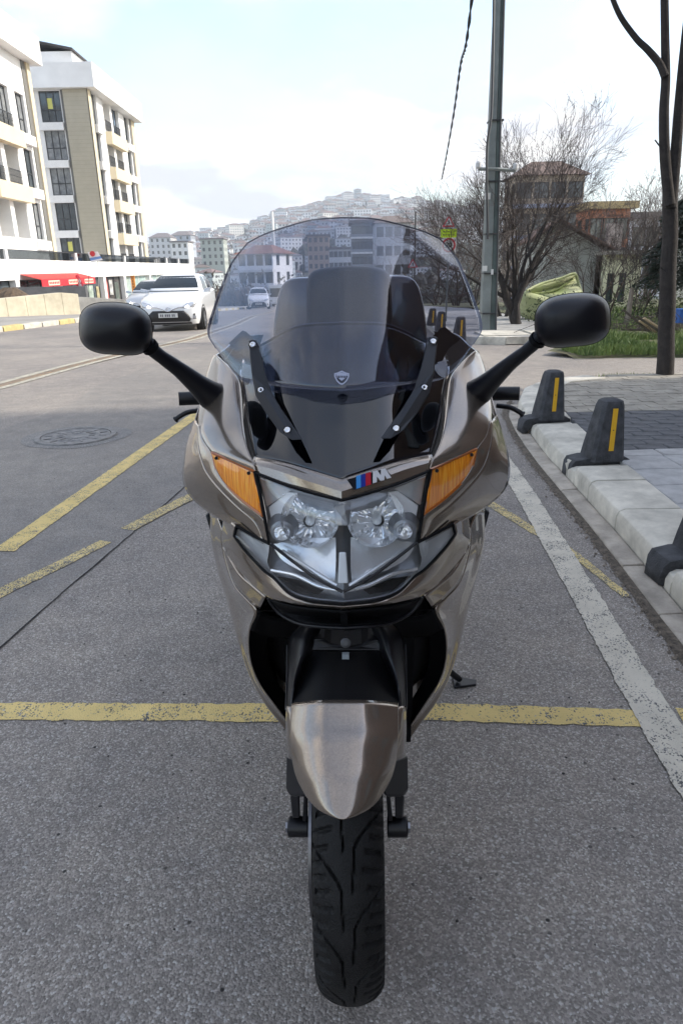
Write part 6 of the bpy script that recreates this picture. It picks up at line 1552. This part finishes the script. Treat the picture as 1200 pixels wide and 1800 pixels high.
for x in (-.064, .046):
    Md = Matrix.Translation(V((x, -.01, .285))) @ Matrix.Rotation(pi / 2, 4, 'Y')
    dsc = MB().lathe([(.115, -.0025), (.150, -.0025), (.150, .0025), (.115, .0025)], 72, M=Md, cap=False).build('brake_disc', mat('brushed_disc', (.20, .20, .21), .35, metal=1, var=.2, vs=60), wh, 40)
    MB().lathe([(.045, -.003), (.112, -.003), (.112, .003), (.045, .003)], 40, M=Md, cap=False).build('disc_carrier', m_bk, dsc, 40)
for s in (1, -1):
    Mc = Matrix.Translation(V((-s * .075, .11, .40)))
    MB().box(-.02, .02, -.04, .04, -.055, .055, M=Mc).build('brake_caliper', m_bk, bike, bevel=.008)

# ---- windscreens
r_main = [[(451, 806, 1.10), (490, 812, 1.078), (540, 825, 1.048), (605, 844, 1.022)], [(437, 745, 1.19), (480, 750, 1.14), (535, 757, 1.105), (605, 765, 1.09)], [(428, 690, 1.28), (470, 690, 1.205), (530, 692, 1.16), (605, 695, 1.145)],
          [(421, 652, 1.35), (462, 645, 1.268), (525, 640, 1.215), (605, 638, 1.20)], [(430, 620, 1.40), (465, 603, 1.32), (525, 573, 1.27), (605, 566, 1.26)]]
ms = panel('inner_windscreen', r_main, m_scr, full=True, solid=.003, n=7, ang=70)[0]
r_out = [[(378, 612, 1.365), (424, 668, 1.26), (475, 677, 1.19), (540, 683, 1.142), (605, 686, 1.125)], [(364, 583, 1.40), (415, 605, 1.31), (470, 600, 1.24), (535, 598, 1.195), (605, 597, 1.18)], [(377, 535, 1.43), (425, 530, 1.36), (480, 520, 1.30), (540, 512, 1.26), (605, 510, 1.25)],
         [(395, 488, 1.46), (440, 474, 1.40), (490, 460, 1.35), (545, 450, 1.32), (605, 447, 1.31)], [(408, 460, 1.48), (448, 444, 1.427), (495, 429, 1.387), (547, 416, 1.358), (605, 412, 1.352)], [(436, 426, 1.482), (466, 411, 1.45), (505, 398, 1.42), (552, 386, 1.394), (605, 382, 1.39)]]
ws = panel('touring_windscreen', r_out, m_scr2, full=True, solid=.0035, n=7, ang=70)[0]
m_edge = mat('screen_edge', (.10, .10, .13), .15, spec=1)
for s in (1, -1):
    g_ = surf(bp(r_out, s), 7); edge = [r[0] for r in g_] + g_[-1]
    MB().tube(edge, [.0007] * len(edge), 6).build('screen_edge', m_edge, ws, 60)
    g_ = surf(bp(r_main, s), 7); MB().tube(g_[-1], [.0014] * len(g_[-1]), 6).build('screen_edge', m_edge, ms, 60)
# brackets with three button bolts each
bo = [(439, 600), (444, 597), (454, 598), (459, 609), (463, 630), (468, 652), (479, 688), (499, 721), (523, 754), (536, 773), (518, 774), (496, 760), (472, 729), (452, 696), (445, 660), (441, 625)]
def by(px, py): return interp([(597, 1.262), (650, 1.205), (690, 1.165), (757, 1.088), (775, 1.068)], py) - (px - 460) * .0003
for s in (1, -1):
    b_ = MB().frustum([B(x, y, by(x, y), s) for x, y in bo], [B(x + .5, y, by(x, y) + .006, s) for x, y in bo]).build('screen_bracket', m_bk, bike, bevel=.0015)
    for x, y in ((447, 607), (462, 687), (510, 757)):
        Mx = Matrix.Translation(B(x, y, by(x, y) - .001, s)) @ Matrix.Rotation(radians(62), 4, 'X')
        MB().lathe([(.0062, .0), (.0058, .003), (.0042, .0048), (.0026, .005), (.0024, .002), (.0001, .002)], 18, M=Mx, cap=False).build('button_bolt', mat('bright_steel', (.75, .75, .76), .22, metal=1), b_, 40)
        MB().lathe([(.0075, -.001), (.0075, .0008)], 18, M=Mx).build('washer', m_bkm, b_)
    f = [(402, 604), (427, 581), (434, 583), (452, 600), (450, 645), (432, 640), (424, 622)]
    MB().frustum([B(x, y, 1.345 - (x - 402) * .001, s) for x, y in f], [B(x, y, 1.352 - (x - 402) * .001, s) for x, y in f]).build('screen_support', m_bk, bike)
# shield mark on the screen
m_mark = mat('frosted_mark', (.34, .36, .46), .6)
sh = [(-13, -8), (-8, -9), (0, -12.5), (8, -9), (13, -8), (13, -2), (9, 6), (4, 11), (0, 12.5), (-4, 11), (-9, 6), (-13, -2)]
def SM(x, y): return B(605 + x, 664 + y, 1.1375 - y * .00065)
mk = MB(); n_ = len(sh)
for i in range(n_):
    a, b = sh[i], sh[(i + 1) % n_]; k = .80
    mk.prism([SM(*a), SM(*b), SM(b[0] * k, b[1] * k), SM(a[0] * k, a[1] * k)], (0, -.0006, 0))
mk.build('shield_mark', m_mark, ws)
mk = MB(); mk.prism([SM(-9.5, -6.5), SM(0, -9.2), SM(9.5, -6.5), SM(10, -3.5), SM(-10, -3.5)], (0, -.0006, 0)); mk.build('shield_top', m_mark, ws)
mk = MB(); mk.prism([SM(-6, 1), SM(-2, 0), SM(2, 0), SM(6, 1), SM(3, 3), SM(0, 5.5), SM(-3, 3)], (0, -.0006, 0)); mk.build('shield_wings', m_mark, ws)
for s in (0,):
    mk = MB()
    for i, wd in enumerate((1.6, 1.2, 1.7, 1.2, 1.5, 1.3, 1.6)): mk.prism([SM(-9 + i * 2.6, -2.4), SM(-9 + i * 2.6 + wd, -2.4), SM(-9 + i * 2.6 + wd, -.6), SM(-9 + i * 2.6, -.6)], (0, -.0006, 0))
    stuff(mk.build('shield_lettering', m_mark, ws))
# cockpit under the screen
panel('cockpit_shroud', [[(452, 808, 1.13), (490, 814, 1.12), (540, 828, 1.09), (605, 846, 1.06)], [(436, 750, 1.26), (480, 775, 1.25), (535, 790, 1.24), (605, 800, 1.235)], [(426, 700, 1.36), (470, 735, 1.37), (530, 748, 1.38), (605, 752, 1.38)], [(418, 668, 1.44), (465, 690, 1.47), (530, 690, 1.5), (605, 688, 1.5)]], m_bkm, full=True)
ds = MB().frustum([B(x, y, 1.47) for x, y in ((520, 700), (690, 700), (670, 640), (540, 640))], [B(x, y, 1.50) for x, y in ((520, 700), (690, 700), (670, 640), (540, 640))]).build('instrument_panel', m_bk, bike, bevel=.006)
# badge with three stripes and the letter
m_bdk = mat('badge_black', (.012, .014, .02), .3)
def BR(px, py, off=0.): 
    Y = interp([(600, .990), (615, .995), (660, 1.013), (700, 1.035)], px) - .006 - off + interp([(835, .006), (862, -.002)], py)
    py2 = py + (px - 605) * .018
    d = fwd * FPX + ru * (px - 605) - uu * (py2 - 900); p = d * (Y / d.y) + V((0, 0, EYE)) - BX; return p
def bq(pts, off, name, m, par):
    mb = MB(); a = [BR(x, y, off) for x, y in pts]; mb.frustum([p + V((0, .002, -.001)) for p in a], a); return mb.build(name, m, par)
bd = bq([(615, 843), (681, 823), (694, 838), (627, 861)], .0, 'badge', m_bdk, bike)
for nm, c_, x0, x1 in (('light_blue_stripe', (.06, .30, .72), 631, 639), ('dark_blue_stripe', (.015, .035, .30), 639.3, 647), ('red_stripe', (.50, .02, .04), 647.3, 656.5)):
    def yt(x): return 836.5 - (x - 631) * .29
    def ybm(x): return 859 - (x - 631) * .31
    bq([(x0, yt(x0)), (x1, yt(x1)), (x1, ybm(x1)), (x0, ybm(x0))], .0012, nm, mat(nm, c_, .4), bd)
m_bw = mat('badge_white', (.80, .81, .85), .35)
for k, q_ in enumerate(([(659.5, 849), (660, 828.5), (667, 826.8), (666.5, 847)], [(660, 828.5), (668, 826.6), (679, 843.5), (673, 844.8)], [(673, 844.8), (674, 824.5), (681, 823.5), (679.5, 843.2)], [(674, 824.5), (681.5, 823.2), (691.5, 839), (684, 841)])):
    bq(q_, .0012 + k * .0003, 'letter_stroke', m_bw, bd)

# ---- mirrors
def mirror(s):
    cx, cy = (204, 577); ol = []
    for i in range(40):
        a = 2 * pi * i / 40; ca, sa = cos(a), sin(a)
        e = 2 / 2.9; x = math.copysign(abs(ca) ** e, ca); y = math.copysign(abs(sa) ** e, sa)
        ol.append((x * 65, y * 46 + x * 6 * (1 if x > 0 else .3)))
    rows = []
    for Y, k, sh_ in ((1.150, .10, 0), (1.152, .35, 0), (1.157, .58, 0), (1.166, .78, 0), (1.180, .91, 0), (1.200, .98, 0), (1.225, 1.0, 0), (1.245, .99, 0), (1.250, .96, 0)):
        rows.append([B(cx + x * k, cy + y * k + 0, Y, s) for x, y in ol])
    mb = MB(); mb.grid(rows, closed=True); mb.add(rows[0], [tuple(range(40))])
    o = mb.build('mirror', m_mir, bike, 60)
    rg_ = [B(cx + x * 1.004, cy + y * 1.006, 1.228, s) for x, y in ol]; MB().tube(rg_ + [rg_[0]], .0009, 5, cap=False).build('shell_seam', m_bkm, o)
    q = [B(cx + x * .93, cy + y * .93, 1.249, s) for x, y in ol]; MB().add(q, [tuple(range(40))]).build('mirror_glass', m_mgl, o)
    P_ = [(252, 597, 1.215), (266, 612, 1.22), (285, 628, 1.235), (315, 650, 1.26), (345, 675, 1.285), (366, 693, 1.305), (380, 703, 1.325), (388, 706, 1.345)]
    rd = [.018, .0125, .012, .0145, .020, .027, .033, .035]
    Q = [B(*p, s) for p in P_]; Q2 = spl(Q, 5); rr = [interp(list(enumerate(rd)), j / 5) for j in range(len(Q2))]
    MB().tube(Q2, [(r, r * .9) for r in rr], 22).build('mirror_stem', m_mir, o, 60)
    MB().tube([B(262, 607, 1.217, s), B(267, 613, 1.222, s)], [.0155, .0155], 18).build('stem_collar', m_bkm, o, 40)
for s in (1, -1): mirror(s)
# ---- handlebar ends and levers
for s in (1, -1):
    g = bt('handlebar_grip', [(306, 702, 1.72), (330, 701, 1.73), (360, 700, 1.75), (420, 690, 1.8)], [.0175, .0175, .016, .016], m_bk, both=False)[0] if s == 1 else MB().tube(spl([B(306, 702, 1.72, -1), B(330, 701, 1.73, -1), B(360, 700, 1.75, -1), B(420, 690, 1.8, -1)], 5), .0175, 14).build('handlebar_grip', m_bk, bike, 40)
    P_ = spl([B(300, 739, 1.66, s), B(308, 733, 1.66, s), B(322, 726, 1.67, s), B(345, 722, 1.69, s)], 5)
    MB().tube(P_, [.0085, .008] + [.006] * (len(P_) - 2), 10).build('lever', m_bk, g, 50)
# ---- top case with backrest
tcp = [(472, 640), (471, 590), (475, 545), (484, 508), (499, 491), (530, 487), (605, 486)]
rows = []
for Y, k, dz in ((2.26, .93, 3), (2.265, .97, 1), (2.285, .99, 0), (2.32, 1.0, 0), (2.50, 1.0, 0), (2.62, .97, 2), (2.66, .90, 6)):
    l = [B(605 + (x - 605) * k, 560 + (y - 560) * (k if y < 560 else 1) , 2.32, 1) for x, y in tcp]; l = [V((p.x, p.y + Y - 2.32, p.z)) for p in spl(l, 4)]
    rows.append(l + [V((-p.x, p.y, p.z)) for p in l[:-1][::-1]])
mb = MB(); mb.grid(rows); mb.add(rows[0], [tuple(range(len(rows[0])))]); mb.add(rows[-1], [tuple(range(len(rows[0])))])
tcs = mb.build('top_case', mat('case_dark_gloss', (.06, .06, .07), .25, metal=.4, coat=1), bike, 50)
b0 = rows[0]; MB().frustum([V((x, y, z)) for x, y, z in ((-.25, 1.32, .93), (.25, 1.32, .93), (.25, 1.66, .93), (-.25, 1.66, .93))], [V((x, y, z)) for x, y, z in ((-.262, 1.30, 1.03), (.262, 1.30, 1.03), (.262, 1.68, 1.03), (-.262, 1.68, 1.03))]).build('case_base', m_bk, tcs, bevel=.01)
pad = [(531, 610), (530, 560), (532, 497), (540, 479), (562, 471), (605, 467)]
rows = []
for Y, k in ((2.165, .90), (2.168, .95), (2.18, .985), (2.20, 1.0), (2.25, 1.0)):
    l = spl([B(605 + (x - 605) * k, 560 + (y - 560) * k, Y) for x, y in pad], 4); rows.append(l + [V((-p.x, p.y, p.z)) for p in l[:-1][::-1]])
mb = MB(); mb.grid(rows); mb.add(rows[0], [tuple(range(len(rows[0])))]); mb.build('backrest', mat('black_vinyl', (.014, .014, .016), .45, bump=.3, bs=300), tcs, 60)
# ---- the rest of the machine, hidden from the front
def ell(name, sect, m, n=20, ang=60):
    """loft of (y, z0, z1, half-width) rings"""
    rows = []
    for y, z0, z1, w_ in sect: rows.append([V((w_ * cos(a) * (1 - .15 * sin(a)), y - BX.y, (z0 + z1) / 2 + (z1 - z0) / 2 * sin(a))) for a in [2 * pi * i / n for i in range(n)]])
    mb = MB(); mb.grid(rows, closed=True); mb.add(rows[0], [tuple(range(n))]); mb.add(rows[-1], [tuple(range(n))]); return mb.build(name, m, bike, ang)
ell('fuel_tank', [(1.55, .75, .98, .12), (1.6, .7, 1.02, .17), (1.75, .68, 1.03, .19), (1.92, .68, .95, .16), (1.98, .7, .88, .11)], m_br)
ell('seat', [(1.94, .76, .86, .10), (2.0, .76, .87, .14), (2.18, .76, .87, .16), (2.24, .78, .93, .15), (2.5, .80, .95, .13), (2.6, .84, .93, .08)], mat('black_vinyl', (.014, .014, .016)))
ell('tail_section', [(2.1, .62, .80, .13), (2.3, .66, .84, .13), (2.6, .74, .90, .11), (2.85, .84, .92, .07)], m_br)
ell('engine', [(1.36, .22, .62, .12), (1.45, .2, .66, .20), (1.8, .2, .62, .20), (2.0, .24, .55, .14)], mat('engine_grey', (.10, .10, .11), .5, metal=.6))
rw_ = tyre('rear_wheel', 1.57, .31, .18, bike, NA=96, NC=20)
MB().lathe([(.22, -.08), (.235, -.07), (.2, 0), (.235, .07), (.22, .08)], 40, M=Matrix.Translation(V((0, 1.57, .31))) @ Matrix.Rotation(pi / 2, 4, 'Y'), cap=False).build('rim', m_bk, rw_, 40)
q = MB(); q.lathe([(.21, -.02), (.21, .02)], 24, M=Matrix.Translation(V((0, 1.57, .31))) @ Matrix.Rotation(pi / 2, 4, 'Y')); q.build('wheel_centre', m_bk, rw_, 40)
MB().tube([V((.12, 1.0, .40)), V((.12, 1.57, .31))], [.05, .045], 12).build('swing_arm', m_bk, bike, 50)
ell('silencer', [(2.1, .24, .34, .04), (2.3, .26, .40, .06), (2.85, .34, .50, .06)], mat('dull_steel', (.3, .3, .32), .35, metal=.9)).location = (-.18, 0, 0)
# side stand
fy_ = 1.86
f0 = V((.345, fy_ - BX.y, .014))
st = MB().tube([V((.13, .75, .26)), V((.25, .84, .12)), f0 + V((-.01, 0, .004))], [.013, .011, .010], 10).build('side_stand', m_bk, bike, 50)
MB().frustum([f0 + V(p) for p in ((-.03, -.03, -.012), (.04, -.015, -.012), (.045, .01, -.012), (-.03, .035, -.012))], [f0 + V(p) for p in ((-.03, -.03, -.004), (.04, -.015, -.004), (.045, .01, -.004), (-.03, .035, -.004))]).build('stand_foot', m_bk, st, bevel=.002)

# ================================================================== HAZE
hb = MB().box(-1500, 1500, -70, 2450, -160, 135)
m_hz = bpy.data.materials.new('haze'); m_hz.use_nodes = True
_t = m_hz.node_tree; _t.nodes.clear(); _o = _t.nodes.new('ShaderNodeOutputMaterial'); _v = _t.nodes.new('ShaderNodeVolumePrincipled')
_v.inputs['Color'].default_value = (.84, .91, 1, 1); _v.inputs['Density'].default_value = .00042; _t.links.new(_v.outputs[0], _o.inputs['Volume'])
stuff(hb.build('haze', m_hz))
